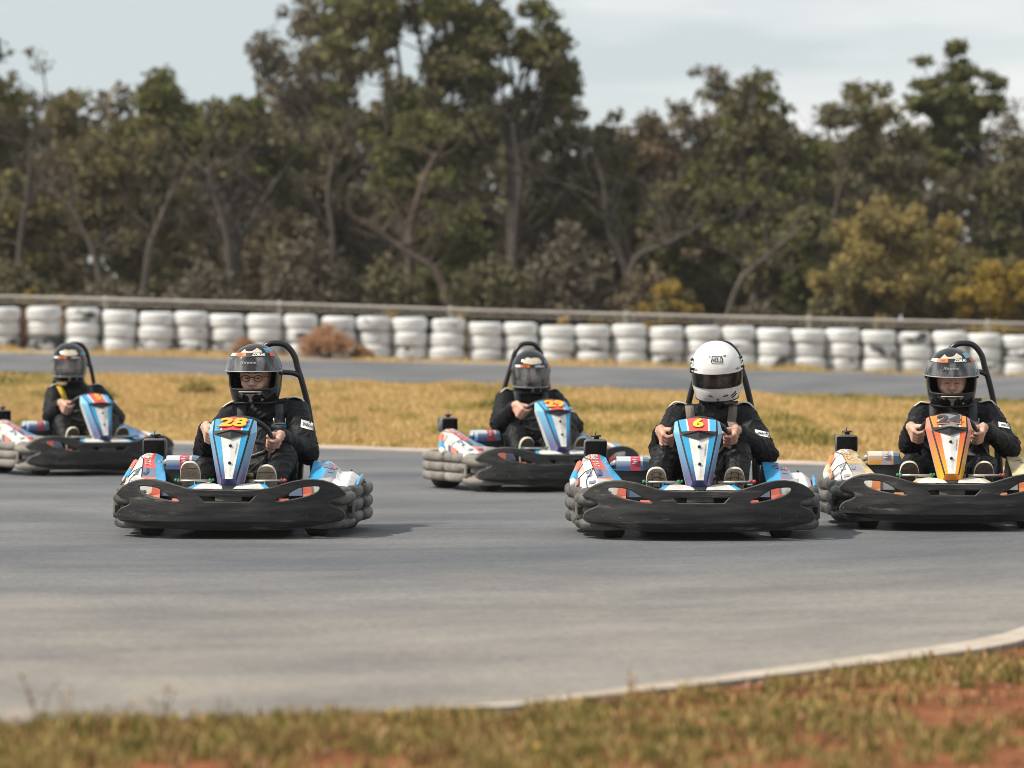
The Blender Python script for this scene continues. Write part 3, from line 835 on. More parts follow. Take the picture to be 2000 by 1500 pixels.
def tree(label, px, top, wpx, D, leaf='green', bark=0, base_px=None, low=0.35, n=46, per=330, lsize=0.17, crad=0.62, seed=1, holes=0.0,
         trunk=None, tr=0.14, name='tree', cat='tree', flat=0.72, leaf2=None, depth=0.8, group='trees behind the fence', flat_top=False):
    n = int(n * 2.0); crad *= .66; per = int(per * .72); lsize *= .68
    g = np.random.default_rng(seed); rg = random.Random(seed)
    base_px = px if base_px is None else base_px
    bx = (base_px - 1000) / FPX * D
    z0 = float(gz(bx, D))
    P0 = Vector((bx, D, z0))
    cx = (px - 1000) / FPX * D
    H = CAM_H + (HOR - top) / FPX * D
    W = wpx / FPX * D
    zl = z0 + (H - z0) * low
    root = empty(name, P0)
    C, Rr = [], []
    tries = 0
    while len(C) < n and tries < n * 40:
        tries += 1
        u = g.normal(size=3); u /= np.linalg.norm(u)
        rr = g.random() ** (1 / 2.4)
        q = u * rr
        if flat_top and q[2] < -0.1 and abs(q[0]) > .5: continue
        cr = crad * g.uniform(.55, 1.15)
        c = np.array([cx + q[0] * 1.08 * max(W / 2 - cr * .7, .2), D + q[1] * max(W / 2 * depth, .3), (zl + H) / 2 + q[2] * 1.14 * max((H - zl) / 2 - cr * flat * .6, .2)])
        if holes and vnoise(np.array([c[0] * .9 + seed]), np.array([c[2] * .9]), seed)[0] < holes: continue
        C.append(c); Rr.append(cr)
    C = np.array(C); Rr = np.array(Rr)
    # limbs: trunk, a handful of main limbs, then a twig to every clump
    wood = MB()
    if trunk is None:
        fork = P0 + (Vector((cx, D, zl)) - P0) * 0.9 + Vector((rg.uniform(-.2, .2), 0, rg.uniform(.0, .4)))
        tpts = spline([P0 + Vector((0, 0, -.15)), P0.lerp(fork, .45) + Vector((rg.uniform(-.18, .18), rg.uniform(-.1, .1), 0)), fork], 5)
    else:
        tpts = spline([P0 + Vector((0, 0, -.15))] + [px_to(a, b_, D) for a, b_ in trunk], 5)
        fork = tpts[-1]
    wood.tube([p - P0 for p in tpts], [lerp(tr, tr * .62, i / (len(tpts) - 1)) for i in range(len(tpts))], 8)
    nl = max(4, n // 8)
    limb = [Vector(C[i]) for i in g.choice(len(C), min(nl, len(C)), replace=False)]
    lp = []
    for t in limb:
        s = tpts[rg.randint(int(len(tpts) * .55), len(tpts) - 1)]
        mid = s.lerp(t, .5) + Vector((rg.uniform(-.25, .25), rg.uniform(-.2, .2), rg.uniform(-.25, .15)))
        pts = spline([s, mid, t], 5); lp.append(pts)
        wood.tube([p - P0 for p in pts], [lerp(tr * .45, tr * .14, i / (len(pts) - 1)) for i in range(len(pts))], 6)
    for c in C:
        c = Vector(c)
        best = min((p for pts in lp for p in pts), key=lambda p: (p - c).length + (0.6 if p.z > c.z else 0))
        if (best - c).length < .1: continue
        mid = best.lerp(c, .5) + Vector((rg.uniform(-.15, .15), rg.uniform(-.15, .15), rg.uniform(-.15, .08)))
        wood.tube([p - P0 for p in spline([best, mid, c], 3)], [tr * .15, tr * .13, tr * .11, tr * .10, tr * .08, tr * .06, tr * .05], 4)
    wood.build('trunk', BARK[bark], root)
    cnt = np.maximum(40, (per * (Rr / crad) ** 2)).astype(int)
    if leaf2 is None:
        V, F = leaf_quads(C, Rr, cnt, lsize, g, flat)
        np_mesh('crown', V - np.array(P0), F, LEAF[leaf], root)
    else:
        k2 = g.random(len(C)) < .4
        V, F = leaf_quads(C[~k2], Rr[~k2], cnt[~k2], lsize, g, flat)
        V2, F2 = leaf_quads(C[k2], Rr[k2], cnt[k2], lsize, g, flat)
        np_mesh('crown', np.concatenate([V, V2]) - np.array(P0), np.concatenate([F, F2 + len(V)]), [LEAF[leaf], LEAF[leaf2]], root, mat_idx=np.concatenate([np.zeros(len(F)), np.ones(len(F2))]))
    tag(root, label, cat, group)
    return root

tree('dark green tree cut by the left edge of the photo', -20, 105, 230, 74, 'dark', 0, low=.25, n=44, seed=1, leaf2='green')
tree('bare twiggy grey treetop rising at far left', 50, 95, 120, 82, 'grey', 0, low=.45, n=16, per=70, seed=2, crad=.5, lsize=.14)
tree('brown-topped tree between the left edge and the flat-crowned green tree', 145, 160, 170, 80, 'brown', 1, low=.35, n=30, per=260, seed=3, leaf2='olive')
tree('green tree with separate tufts on top, on the left third of the tree line', 335, 82, 250, 75, 'green', 0, base_px=285, trunk=[(275, 470), (300, 400), (318, 320)], low=.52, n=34, per=330, seed=4, holes=.40, leaf2='dark', tr=.13)
tree('low olive and yellow tree under the brown-topped one', 250, 215, 270, 72, 'olive', 1, base_px=215, trunk=[(190, 500), (160, 430), (140, 400)], low=.30, n=40, per=300, seed=5, leaf2='dark', tr=.08, holes=.3)
tree('dark green tree with a forked trunk right of the tufted green tree', 470, 190, 260, 74, 'green', 0, base_px=455, trunk=[(455, 520), (458, 440), (440, 370)], low=.42, n=40, per=300, seed=6, leaf2='dark', tr=.15, holes=.34)
tree('sparse grey-brown tree with see-through top left of the tallest tree', 560, 30, 190, 80, 'grey', 0, low=.42, n=36, per=120, seed=7, leaf2='brown', crad=.55, lsize=.15)
tree('tall brown-grey tree whose top leaves the frame', 660, -60, 270, 82, 'brown', 0, low=.38, n=58, per=180, seed=8, leaf2='grey', crad=.6, holes=.35)
tree('tallest green tree with gaps of sky, crown leaving the frame', 850, -130, 520, 76, 'green', 0, base_px=905, trunk=[(885, 560), (800, 500), (815, 400), (850, 300)], low=.42, n=84, per=300, seed=9, leaf2='dark', crad=.66, holes=.36, tr=.17)
tree('green tree right of the tallest, with small tufts against the sky', 1020, 10, 230, 75, 'green', 0, base_px=1000, trunk=[(1000, 450), (1000, 330), (1000, 240)], low=.50, n=36, per=270, seed=10, leaf2='dark', crad=.52, holes=.40, tr=.14)
tree('round green tree clump low on the right of the leaning trunk', 885, 395, 180, 71, 'green', 0, base_px=900, low=.28, n=18, per=330, seed=11, crad=.55, tr=.07)
tree('bright green mid-height tree below the tallest crown', 830, 225, 230, 73, 'green', 0, base_px=800, low=.5, n=20, per=330, seed=12, crad=.58, tr=.1, holes=.3)
tree('dark olive tree right of the tallest tree, under open sky', 1140, 205, 240, 78, 'dark', 0, low=.3, n=44, per=320, seed=13, leaf2='green')
tree('reddish brown dry tree left of the white cloud', 1255, 240, 210, 80, 'rust', 1, low=.3, n=38, per=260, seed=14, leaf2='brown')
tree('thin sparse tree with a see-through crown right of the cloud gap', 1385, 130, 170, 82, 'grey', 0, low=.52, n=26, per=120, seed=15, leaf2='dark', crad=.5, holes=.35)
tree('broad dark green tree, largest of the right half', 1490, 160, 280, 74, 'green', 0, base_px=1440, trunk=[(1480, 560), (1440, 480), (1450, 380)], low=.25, n=62, per=330, seed=16, leaf2='dark', tr=.15)
tree('brown-topped green tree beside the umbrella-shaped one', 1690, 160, 300, 77, 'dark', 0, low=.25, n=56, per=320, seed=17, leaf2='olive')
tree('tall umbrella-shaped tree with a bare trunk at right', 1870, 85, 230, 79, 'green', 0, base_px=1935, trunk=[(1925, 450), (1912, 300), (1890, 210)], low=.60, n=40, per=230, seed=18, crad=.46, flat_top=True, tr=.13, flat=.55)
tree('thin bare grey tree beside the umbrella-shaped one', 1950, 160, 180, 81, 'grey', 0, low=.5, n=18, per=45, seed=19, crad=.55, lsize=.13)
tree('dark green tree filling the right edge', 1985, 270, 190, 77, 'dark', 0, low=.12, n=40, per=320, seed=20, leaf2='green')
tree('dark green low tree in front of the broad one', 1560, 400, 220, 71, 'green', 0, low=.2, n=26, per=330, seed=21, crad=.55, leaf2='dark', tr=.08)
tree('dark tree low at the left edge', 30, 330, 220, 71, 'dark', 0, low=.1, n=34, per=300, seed=22, leaf2='olive', tr=.09)
tree('dark green leafy tree between the forked one and the grey brush', 600, 230, 240, 78, 'dark', 0, low=.35, n=40, per=260, seed=23, leaf2='brown')
tree('green tree behind the small golden bush', 1350, 330, 220, 75, 'green', 0, base_px=1300, trunk=[(1290, 540), (1330, 480), (1390, 430)], low=.4, n=30, per=300, seed=24, leaf2='brown', tr=.1)
tree('large round golden olive bush at right', 1750, 385, 330, 68.5, 'wattle', 1, low=.06, n=62, per=330, seed=25, crad=.52, lsize=.13, leaf2='olive', name='bush', cat='bush', tr=.07, group='golden bushes behind the fence')
tree('bright yellow bush at the right edge', 1975, 490, 230, 67, 'gold', 1, low=.05, n=26, per=330, seed=26, crad=.45, lsize=.12, leaf2='olive', name='bush', cat='bush', tr=.05, group='golden bushes behind the fence')
tree('small golden green bush right of centre', 1315, 528, 135, 66.5, 'gold', 1, low=.05, n=16, per=300, seed=27, crad=.32, lsize=.10, leaf2='olive', name='bush', cat='bush', tr=.04, group='golden bushes behind the fence')
tree('olive bush between the two golden ones at right', 1880, 500, 170, 69.5, 'wattle', 1, low=.05, n=22, per=300, seed=28, crad=.4, lsize=.12, name='bush', cat='bush', tr=.05, group='golden bushes behind the fence')

# dry grey-brown brush under the trees
def brush(label, px, top, wpx, D, seed, leaf='grey', nt=260):
    g = np.random.default_rng(seed); rg = random.Random(seed)
    x0 = (px - 1000) / FPX * D; z0 = float(gz(x0, D)); W = wpx / FPX * D; H = CAM_H + (HOR - top) / FPX * D - z0
    root = empty('dry_bush', (x0, D, z0)); wood = MB(); tips = []
    for k in range(nt):
        a = rg.uniform(0, 6.28); sp = rg.random() ** .7
        e = Vector((math.cos(a) * W / 2 * sp, math.sin(a) * W / 2 * sp * .7, H * rg.uniform(.35, 1) * (1 - .35 * sp)))
        s = Vector((e.x * .25 + rg.uniform(-.2, .2), e.y * .25, 0))
        m = s.lerp(e, .5) + Vector((rg.uniform(-.2, .2), rg.uniform(-.2, .2), rg.uniform(-.1, .2)))
        wood.tube(spline([s, m, e], 2), [.022, .016, .012, .010, .006], 3, caps=False)
        tips += [m, m.lerp(e, .5), e]
    wood.build('branches', BARK[1 if seed % 2 else 0], root)
    V, F = leaf_quads(np.array(tips), np.full(len(tips), .20), np.full(len(tips), 14), .10, g, .8)
    np_mesh('twigs', V, F, LEAF[leaf], root)
    tag(root, label, 'bush', 'dry brush under the trees')
BR = [(20, 440, 200, 'dark'), (110, 460, 160, 'brown'), (215, 470, 170, 'grey'), (330, 430, 170, 'dark'), (400, 440, 160, 'grey'), (520, 400, 170, 'brown'), (600, 360, 170, 'grey'), (680, 400, 180, 'grey'), (750, 430, 170, 'dark'),
      (850, 480, 170, 'grey'), (960, 420, 170, 'dark'), (1030, 380, 170, 'brown'), (1110, 360, 180, 'grey'), (1190, 390, 170, 'rust'), (1270, 440, 160, 'brown'), (1400, 470, 160, 'dark'), (1480, 520, 150, 'grey'), (1560, 540, 160, 'brown'), (1650, 480, 160, 'dark')]
for i, (px, tp, w, lf) in enumerate(BR):
    adj = {'dark': 'dark olive', 'grey': 'grey-brown', 'brown': 'brown', 'rust': 'rusty'}[lf]
    brush(f'{adj} dry brush under the trees, {ORD[i]} from the left', px, tp if i % 2 else tp + 70, w, 77.5 + (i * 37 % 50) / 14 if i % 2 else 68.2 + (i * 37 % 50) / 60, 100 + i, lf)

def bare_trunk(label, pts, D, r0, bark, seed):
    rg = random.Random(seed); P = [px_to(a, b_, D) for a, b_ in pts]; z0 = float(gz(P[0].x, D)); P[0].z = z0 - .1
    root = empty('dead_tree', (P[0].x, D, z0)); o_ = Vector((P[0].x, D, z0)); main = spline([p - o_ for p in P], 6); mb = MB()
    mb.tube(main, [lerp(r0, r0 * .35, i / (len(main) - 1)) for i in range(len(main))], 7); mb.build('trunk', BARK[bark], root); tw = MB()
    for k in range(18):
        i = rg.randint(len(main) // 3, len(main) - 1); s_ = main[i]; L_ = rg.uniform(.5, 1.6)
        e = s_ + Vector((rg.uniform(-1, 1), rg.uniform(-.5, .5), rg.uniform(.2, 1.2))).normalized() * L_
        m_ = s_.lerp(e, .5) + Vector((rg.uniform(-.12, .12), 0, rg.uniform(-.12, .12)))
        tw.tube(spline([s_, m_, e], 3), [r0 * .22, r0 * .19, r0 * .16, r0 * .13, r0 * .10, r0 * .07, r0 * .04], 4)
        for q in range(3):
            e2 = e + Vector((rg.uniform(-.4, .4), rg.uniform(-.2, .2), rg.uniform(0, .5))); tw.tube([m_.lerp(e, rg.uniform(.3, 1)), e2], [r0 * .10, r0 * .04], 3)
    tw.build('branches', BARK[bark], root); tag(root, label, 'tree', 'bare trunks before the thicket')
bare_trunk('thin pale trunk leaning left, near the left edge', [(212, 600), (190, 520), (158, 440), (135, 395)], 69.5, .085, 2, 1)
bare_trunk('slender grey trunk leaning right, below the tufted green tree', [(272, 600), (290, 500), (318, 420), (345, 350)], 70.5, .10, 2, 2)
bare_trunk('thick dark forked trunk below the dark green tree', [(452, 600), (450, 500), (430, 410), (405, 330)], 70, .13, 0, 3)
bare_trunk('bough of the forked trunk that leans right', [(458, 600), (462, 500), (500, 420), (540, 350)], 70.2, .10, 0, 4)
bare_trunk('long low trunk leaning left from the foot of the tallest tree', [(905, 600), (860, 545), (790, 490), (705, 430)], 69.8, .12, 1, 5)
bare_trunk('upright brown trunk under the tallest tree', [(815, 600), (800, 500), (812, 400), (850, 300)], 70.4, .12, 1, 6)
bare_trunk('dark curved bough right of the reddish tree', [(1215, 610), (1235, 520), (1300, 478), (1390, 430)], 70, .10, 0, 7)
bare_trunk('dark leaning trunk between the reddish tree and the small golden bush', [(1235, 610), (1225, 540), (1190, 450), (1180, 370)], 70.6, .11, 0, 8)
bare_trunk('pale leaning bough left of the large golden bush', [(1400, 610), (1440, 560), (1500, 500), (1570, 440)], 69.6, .08, 2, 9)
bare_trunk('thin dark trunk at the left edge', [(30, 600), (40, 480), (55, 380), (60, 280)], 70, .09, 0, 10)
bare_trunk('slim grey trunk in the middle of the brown thicket', [(640, 600), (650, 480), (640, 380), (655, 290)], 71, .08, 2, 11)
bare_trunk('straight dark trunk right of the tallest tree', [(1000, 600), (1005, 470), (1015, 350), (1000, 240)], 70.3, .10, 0, 12)
bare_trunk('dark trunk under the broad dark green tree', [(1640, 610), (1650, 520), (1630, 430), (1650, 330)], 70.8, .09, 0, 13)

# far woodland that closes the view behind the trees
g = np.random.default_rng(77)
n_ = 620
Y = g.uniform(84, 96, n_); PX = g.uniform(-700, 2700, n_)
X = (PX - 1000) / FPX * Y
tp = np.interp(PX, [-700, 0, 100, 200, 450, 560, 620, 800, 1050, 1150, 1250, 1310, 1450, 1600, 1750, 1850, 2000, 2700], [230, 215, 225, 220, 220, 200, 170, 190, 235, 250, 275, 285, 245, 235, 235, 270, 300, 250])
Hh = CAM_H + (HOR - tp) / FPX * Y - 1.2
C = np.stack([X, Y, 1.2 + Hh * g.random(n_) ** .75 * (0.80 + 0.28 * vnoise(X * 1.1, Y * 0, 71))], -1)
cn = np.where(C[:, 2] > 5.2, 150, 260)
V, F = leaf_quads(C, g.uniform(.55, 1.0, n_), cn, .21, g, .8)
mi = np.repeat(g.choice(4, n_, p=[.42, .30, .18, .10]), cn)
tag(np_mesh('distant_woodland', V, F, [LEAF['dark'], LEAF['grey'], LEAF['brown'], LEAF['green']], mat_idx=mi), 'far dark mass of scrub behind the separate trees', 'woodland', kind='stuff')

# reddish dry shrubs in front of the tyre wall, green tuft in the infield, pale weeds behind the wall
def shrub(label, px, base, top, wpx, D, leaf, seed, name='shrub', n=14, lsize=.06, cat='shrub'):
    g = np.random.default_rng(seed)
    x0 = (px - 1000) / FPX * D; z0 = float(gz(x0, D)); W = wpx / FPX * D; H = max(.15, CAM_H + (HOR - top) / FPX * D - z0)
    root = empty(name, (x0, D, z0)); mb = MB(); C = []
    for k in range(n * 4):
        a = g.uniform(0, 6.28); sp = g.random() ** .6
        e = Vector((math.cos(a) * W * .46 * sp, math.sin(a) * W * .4 * sp, H * g.uniform(.55, 1) * math.sqrt(max(.1, 1 - sp * sp * .8))))
        mb.tube([(e.x * .1, e.y * .1, 0), (e.x * .6, e.y * .6, e.z * .55), e], [.006, .004, .002], 3, caps=False)
        C.append(e * .9); C.append(e * .6)
    mb.build('branches', BARK[1], root)
    V, F = leaf_quads(np.array(C), np.full(len(C), W * .11), np.full(len(C), 32), lsize * .8, g, .8)
    np_mesh('foliage', V, F, LEAF[leaf] if isinstance(leaf, str) else leaf, root)
    tag(root, label, cat)
shrub('rust-brown round dry shrub in front of the tyre wall', 638, 694, 628, 125, 58.4, 'dryred', 201)
shrub('small rusty shrub by the tyre wall behind the first kart', 480, 690, 655, 60, 58.5, 'dryred', 202, n=8)
shrub('thin rusty shrub right of the round one at the tyre wall', 708, 696, 672, 50, 58.6, 'dryred', 203, n=6)
shrub('green grass tuft in the dry infield', 385, 778, 752, 85, 46.0, m_olive, 204, name='grass_tuft', n=10, lsize=.05, cat='tuft')
shrub('small olive tuft at the left of the dry infield', 195, 800, 768, 60, 45.0, m_olive, 205, name='grass_tuft', n=8, lsize=.05, cat='tuft')
for k, (px, top, w, lab) in enumerate(((60, 545, 45, 'pale yellow weed clump behind the fence at far left'), (125, 552, 30, 'pale yellow weed clump behind the fence, second from left'), (765, 575, 42, 'tall pale yellow weed clump behind the fence near centre'),
                           (1100, 600, 40, 'pale weed clump between the fence and the trees right of centre'), (1165, 590, 38, 'straw weed clump behind the fence before the white helmet'), (1222, 598, 24, 'narrow yellow-green weed at a fence post'), (1400, 612, 30, 'faint straw weed clump behind the white helmet'),
                           (900, 590, 26, 'small pale weed clump left of the leaning trunk'))):
    shrub(lab, px, 640, top, w, 62.6, m_straw if k % 2 else LEAF['gold'], 210 + k, name='weed_clump', n=7, lsize=.07, cat='weed')

# thin haze volume added to lift the dark tones of the trees
m_haze = bpy.data.materials.new('pale haze'); m_haze.use_nodes = True
hn, hl = m_haze.node_tree.nodes, m_haze.node_tree.links
hn.clear()
ho_ = hn.new('ShaderNodeOutputMaterial'); hv = hn.new('ShaderNodeVolumePrincipled')
hv.inputs['Color'].default_value = (0.95, 0.95, 0.94, 1); hv.inputs['Density'].default_value = 0.00032; hv.inputs['Anisotropy'].default_value = 0.2
hl.new(hv.outputs[0], ho_.inputs['Volume'])
mb = MB(); mb.box((0, 1430, 6.4), (3300, 3400, 15.6)); tag(mb.build('haze', m_haze), 'thin pale haze volume added over the whole track to lift dark tones', 'haze', kind='stuff')

# ================================================================== KARTS
# kart frame: origin on the ground under the middle of the front bumper, the kart faces -y, x to the viewer's right
M = {
    'bumper': pm('scuffed black plastic', (0.0105, 0.0105, 0.012), (0.046, 0.045, 0.045), scale=7, rough=0.5, rough2=0.75, stretch=(.5, 1, 3.5), lo=.44, hi=.78, spec=.3, c3=(0.17, 0.15, 0.125), scale3=6, lo3=.60, hi3=.80, bump=.15, bscale=30, randomise=True),
    'edge': pm('worn plastic edge with painted highlight', (0.085, 0.083, 0.08), (0.035, 0.035, 0.036), scale=14, rough=.6, randomise=True),
    'rubber': pm('dirty grey black rubber', (0.026, 0.026, 0.028), (0.16, 0.148, 0.13), scale=11, rough=0.38, rough2=.8, lo=.38, hi=.66, bump=.5, bscale=35, randomise=True),
    'dusty': pm('dust covered rubber', (0.24, 0.215, 0.19), (0.12, 0.11, 0.10), scale=8, rough=0.7, lo=.42, hi=.68, bump=.4, bscale=35, c3=(0.40, .36, .32), scale3=4, lo3=.55, hi3=.75, randomise=True),
    'black': pm('matt black metal', (0.016, 0.016, 0.018), (0.03, 0.03, 0.032), scale=12, rough=0.45),
    'tube': pm('black powder coated tube', (0.012, 0.013, 0.015), rough=0.32),
    'tyre': pm('slick tyre rubber', (0.018, 0.018, 0.019), (0.035, 0.033, 0.031), scale=14, rough=0.85),
    'steel': pm('grey steel', (0.45, 0.44, 0.42), (0.32, 0.30, 0.28), scale=14, rough=0.45, metal=.6),
    'greyplate': pm('grey plate', (0.22, 0.215, 0.21), (0.32, 0.31, 0.30), scale=18, rough=0.6),
    'brass': pm('brass and oil', (0.30, 0.22, 0.12), (0.10, 0.08, 0.06), scale=30, rough=0.5, metal=.5),
    'redknob': pm('red plastic', (0.50, 0.04, 0.035), rough=0.45),
    'greenknob': pm('green plastic', (0.02, 0.20, 0.07), rough=0.45),
    'boxblack': pm('black airbox foam', (0.005, 0.0052, 0.0065), (0.009, 0.009, 0.010), scale=40, rough=0.9, spec=.1),
    'boxrim': pm('worn black box edge', (0.05, 0.052, 0.055), (0.16, 0.15, 0.14), scale=14, rough=0.5),
    'line': pm('black panel line', (0.012, 0.012, 0.014), rough=.6),
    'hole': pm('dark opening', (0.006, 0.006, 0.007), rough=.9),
}
def livery(name, c, dirt=0.25, rough=0.35):
    d = tuple(lerp(a, b_, dirt * 1.6) for a, b_ in zip(c, (0.20, 0.18, 0.16)))
    return pm(name, c, d, scale=9, rough=rough, rough2=.6, lo=.46, hi=.74, coat=.25, c3=tuple(a * .45 for a in c), scale3=26, lo3=.68, hi3=.76, randomise=True)
def two_tone(name, top, bot, z0, z1, rough=.35):
    """printed decal that runs from one colour to another up the panel"""
    m, n, l, b = new_mat(name)
    tc = n.new('ShaderNodeTexCoord'); sp = n.new('ShaderNodeSeparateXYZ'); l.new(tc.outputs['Object'], sp.inputs[0])
    mr = n.new('ShaderNodeMapRange'); mr.inputs[1].default_value = z0; mr.inputs[2].default_value = z1
    l.new(sp.outputs['Z'], mr.inputs[0])
    ns = noise_node(n, l, tc.outputs['Object'], 30, 4)
    c = mixc(n, l, mr.outputs[0], bot, top)
    c2 = mixc(n, l, ramp(n, l, ns, [(.55, (0, 0, 0)), (.75, (.35, .35, .35))]), c, (0.25, 0.24, 0.23))
    l.new(c2, b.inputs['Base Color']); b.inputs['Roughness'].default_value = rough; b.inputs['Coat Weight'].default_value = .3
    return m
WHITE = livery('white bodywork', (0.74, 0.73, 0.70), .35)
WHITE2 = livery('scuffed white bodywork', (0.58, 0.555, 0.51), .55)
PAL = {
    'blue': dict(main=two_tone('blue to indigo decal', (0.02, 0.33, 0.62), (0.03, 0.045, 0.16), .36, .47), side=two_tone('pale blue to violet decal', (0.18, 0.48, 0.72), (0.13, 0.12, 0.26), .34, .58),
                 low=livery('indigo decal', (0.028, 0.038, 0.14), .1), strip=livery('sky blue bodywork', (0.03, 0.36, 0.68), .15), red=livery('red bodywork', (0.66, 0.075, 0.06), .12), accent=livery('coral bodywork', (0.72, 0.17, 0.11), .15),
                 grey=livery('slate blue decal', (0.13, 0.17, 0.26), .3), num=livery('amber number', (0.85, 0.42, 0.01), .02), num2=livery('yellow number', (0.85, 0.60, 0.02), .02), top=livery('red number panel', (0.70, 0.06, 0.045), .05),
                 tank=two_tone('blue and white tank', (0.55, 0.62, 0.68), (0.06, 0.12, 0.28), .385, .425), tankred=livery('crimson tank decal', (0.55, 0.05, 0.10), .1), tankend=livery('pale blue tank end', (0.24, 0.38, 0.50), .2), numline=livery('dark red number shadow', (0.30, 0.02, 0.02), .05)),
    'orange': dict(main=two_tone('orange to amber decal', (0.74, 0.13, 0.035), (0.80, 0.36, 0.01), .36, .55), side=two_tone('coral to yellow decal', (0.70, 0.20, 0.12), (0.82, 0.42, 0.02), .34, .55),
                   low=livery('orange decal', (0.78, 0.24, 0.015), .15), strip=livery('dusty yellow bodywork', (0.68, 0.56, 0.33), .6), red=livery('amber bodywork', (0.74, 0.40, 0.10), .4), accent=livery('coral accent bodywork', (0.72, 0.24, 0.09), .25),
                   grey=livery('grey decal', (0.30, 0.30, 0.31), .3), num=livery('black number', (0.02, 0.02, 0.025), .02), num2=livery('black number two', (0.02, 0.02, 0.025), .02), top=livery('grey number panel', (0.20, 0.20, 0.20), .35),
                   tank=two_tone('cream and amber tank', (0.66, 0.60, 0.52), (0.72, 0.36, 0.08), .385, .42), tankred=livery('lilac tank decal', (0.50, 0.42, 0.48), .2), tankend=livery('pale blue tank end two', (0.24, 0.38, 0.50), .2), numline=livery('orange number outline', (0.80, 0.25, 0.06), .05)),
}

def bump_bend(v):
    x, y, z = v
    ax = max(0.0, abs(x) - .16)
    yy = 0.85 * ax * ax + (.22 * max(0, z - .16) ** 1.2) + .8 * max(0, .10 - z)
    return Vector((x, y + yy, z))

BUMP_HALF = [(.0, .279), (.10, .2785), (.17, .281), (.235, .2895), (.30, .308), (.36, .325), (.42, .335), (.475, .337), (.53, .329), (.58, .312), (.62, .289), (.648, .262), (.658, .246), (.648, .238), (.60, .2265), (.575, .219), (.5665, .208), (.5675, .196), (.585, .184), (.622, .169),
             (.645, .150), (.654, .128), (.650, .108), (.628, .094), (.57, .081), (.45, .062), (.30, .0525), (.15, .0495), (0, .049)]
BUMP = BUMP_HALF + [(-x, z) for x, z in BUMP_HALF[1:-1]][::-1]
SLOT = smooth_closed([(.505, .296), (.41, .291), (.365, .268), (.325, .241), (.28, .226), (.272, .216), (.295, .213), (.36, .224), (.44, .239), (.50, .262), (.515, .284)], 1)
BUMPER_V, BUMPER_F = plate2d(BUMP, [SLOT, [(-x, z) for x, z in SLOT][::-1], [(-.157, .243), (-.128, .212), (.128, .212), (.157, .243), (.135, .2405), (-.135, .2405)]], .030, .0075,
                             cuts_x=[i * .06 for i in range(-11, 12)], cuts_z=[.1, .16, .2, .25, .3])
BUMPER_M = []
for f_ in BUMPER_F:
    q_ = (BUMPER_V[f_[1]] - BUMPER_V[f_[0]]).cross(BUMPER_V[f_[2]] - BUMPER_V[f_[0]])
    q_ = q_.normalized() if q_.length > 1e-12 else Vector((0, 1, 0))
    BUMPER_M.append(1 if abs(q_.y) < .86 else 0)      # worn rim, its grey lightened to paint in the bevel highlight
BUMPER_V = [bump_bend(v) for v in BUMPER_V]

def yc(y): return y if y < .4 else .4 + (y - .4) * .72     # the rear half of this kart is short
def side_bumper(sx, wide=0.0):
    plan = [(.50, .235), (.56, .262), (.615, .30), (.652, .345), (.664, .40), (.656, .445), (.632, .475), (.630, .49), (.664, .515), (.688, .56), (.700, .66), (.704, .80), (.702, .90), (.688, .95), (.660, .975), (.660, .99), (.700, 1.015), (.722, 1.06), (.732, 1.2), (.732, 1.42), (.715, 1.58), (.665, 1.68), (.60, 1.74), (.50, 1.765)]
    pts = spline([(x, yc(y), 0) for x, y in plan], 3)
    ribs = [(.0985, .037), (.172, .0375), (.246, .038)]
    zs = []
    for zc, r in ribs:
        for k in range(7):
            a = -math.pi / 2 + math.pi * k / 6
            zs.append((zc + r * math.sin(a) * .93, r * .80 * math.cos(a) ** .7 if math.cos(a) > 1e-6 else 0))
    n = len(zs); m = len(pts); vs, fs = [], []
    for i, p in enumerate(pts):
        t = (pts[min(i + 1, m - 1)] - pts[max(0, i - 1)]).normalized()
        nr = Vector((t.y, -t.x, 0))
        dz = -.012 * max(0, (.45 - p.y) / .2) if p.y < .45 else 0
        for (z, o) in zs:
            q = p + nr * (o - .02)
            vs.append(Vector((q.x * sx, q.y, z + dz)))
        for z in (.285, .06):
            q = p - nr * .06
            vs.append(Vector((q.x * sx, q.y, z + dz)))
    k = n + 2
    for i in range(m - 1):
        for j in range(k):
            l_ = (j + 1) % k
            fs.append((i * k + j, i * k + l_, (i + 1) * k + l_, (i + 1) * k + j))
    fs.append(tuple(range(k))); fs.append(tuple((m - 1) * k + j for j in range(k))[::-1])
    return vs, fs

def wheel(parent, c, r, w, steer=0.0, name='wheel'):
    mb = MB()
    rot = Matrix.Rotation(steer, 3, 'Z')
    mb.lathe([(r * .55, -w * .5), (r * .80, -w * .5), (r * .95, -w * .42), (r, -w * .28), (r, w * .28), (r * .95, w * .42), (r * .80, w * .5), (r * .55, w * .5)], axis='x', n=28, rot=rot, axis_o=c)
    o = mb.build(name, M['tyre'], parent)
    rb = MB(); rb.lathe([(r * .2, -w * .46), (r * .545, -w * .49), (r * .50, -w * .2), (r * .50, w * .2), (r * .545, w * .49), (r * .2, w * .46)], axis='x', n=20, rot=rot, axis_o=c)
    rb.build('rim', M['steel'], o)
    return o

def quad_on(mb, pts, mi=0):
    mb.add(pts, [tuple(range(len(pts)))], mi, False)

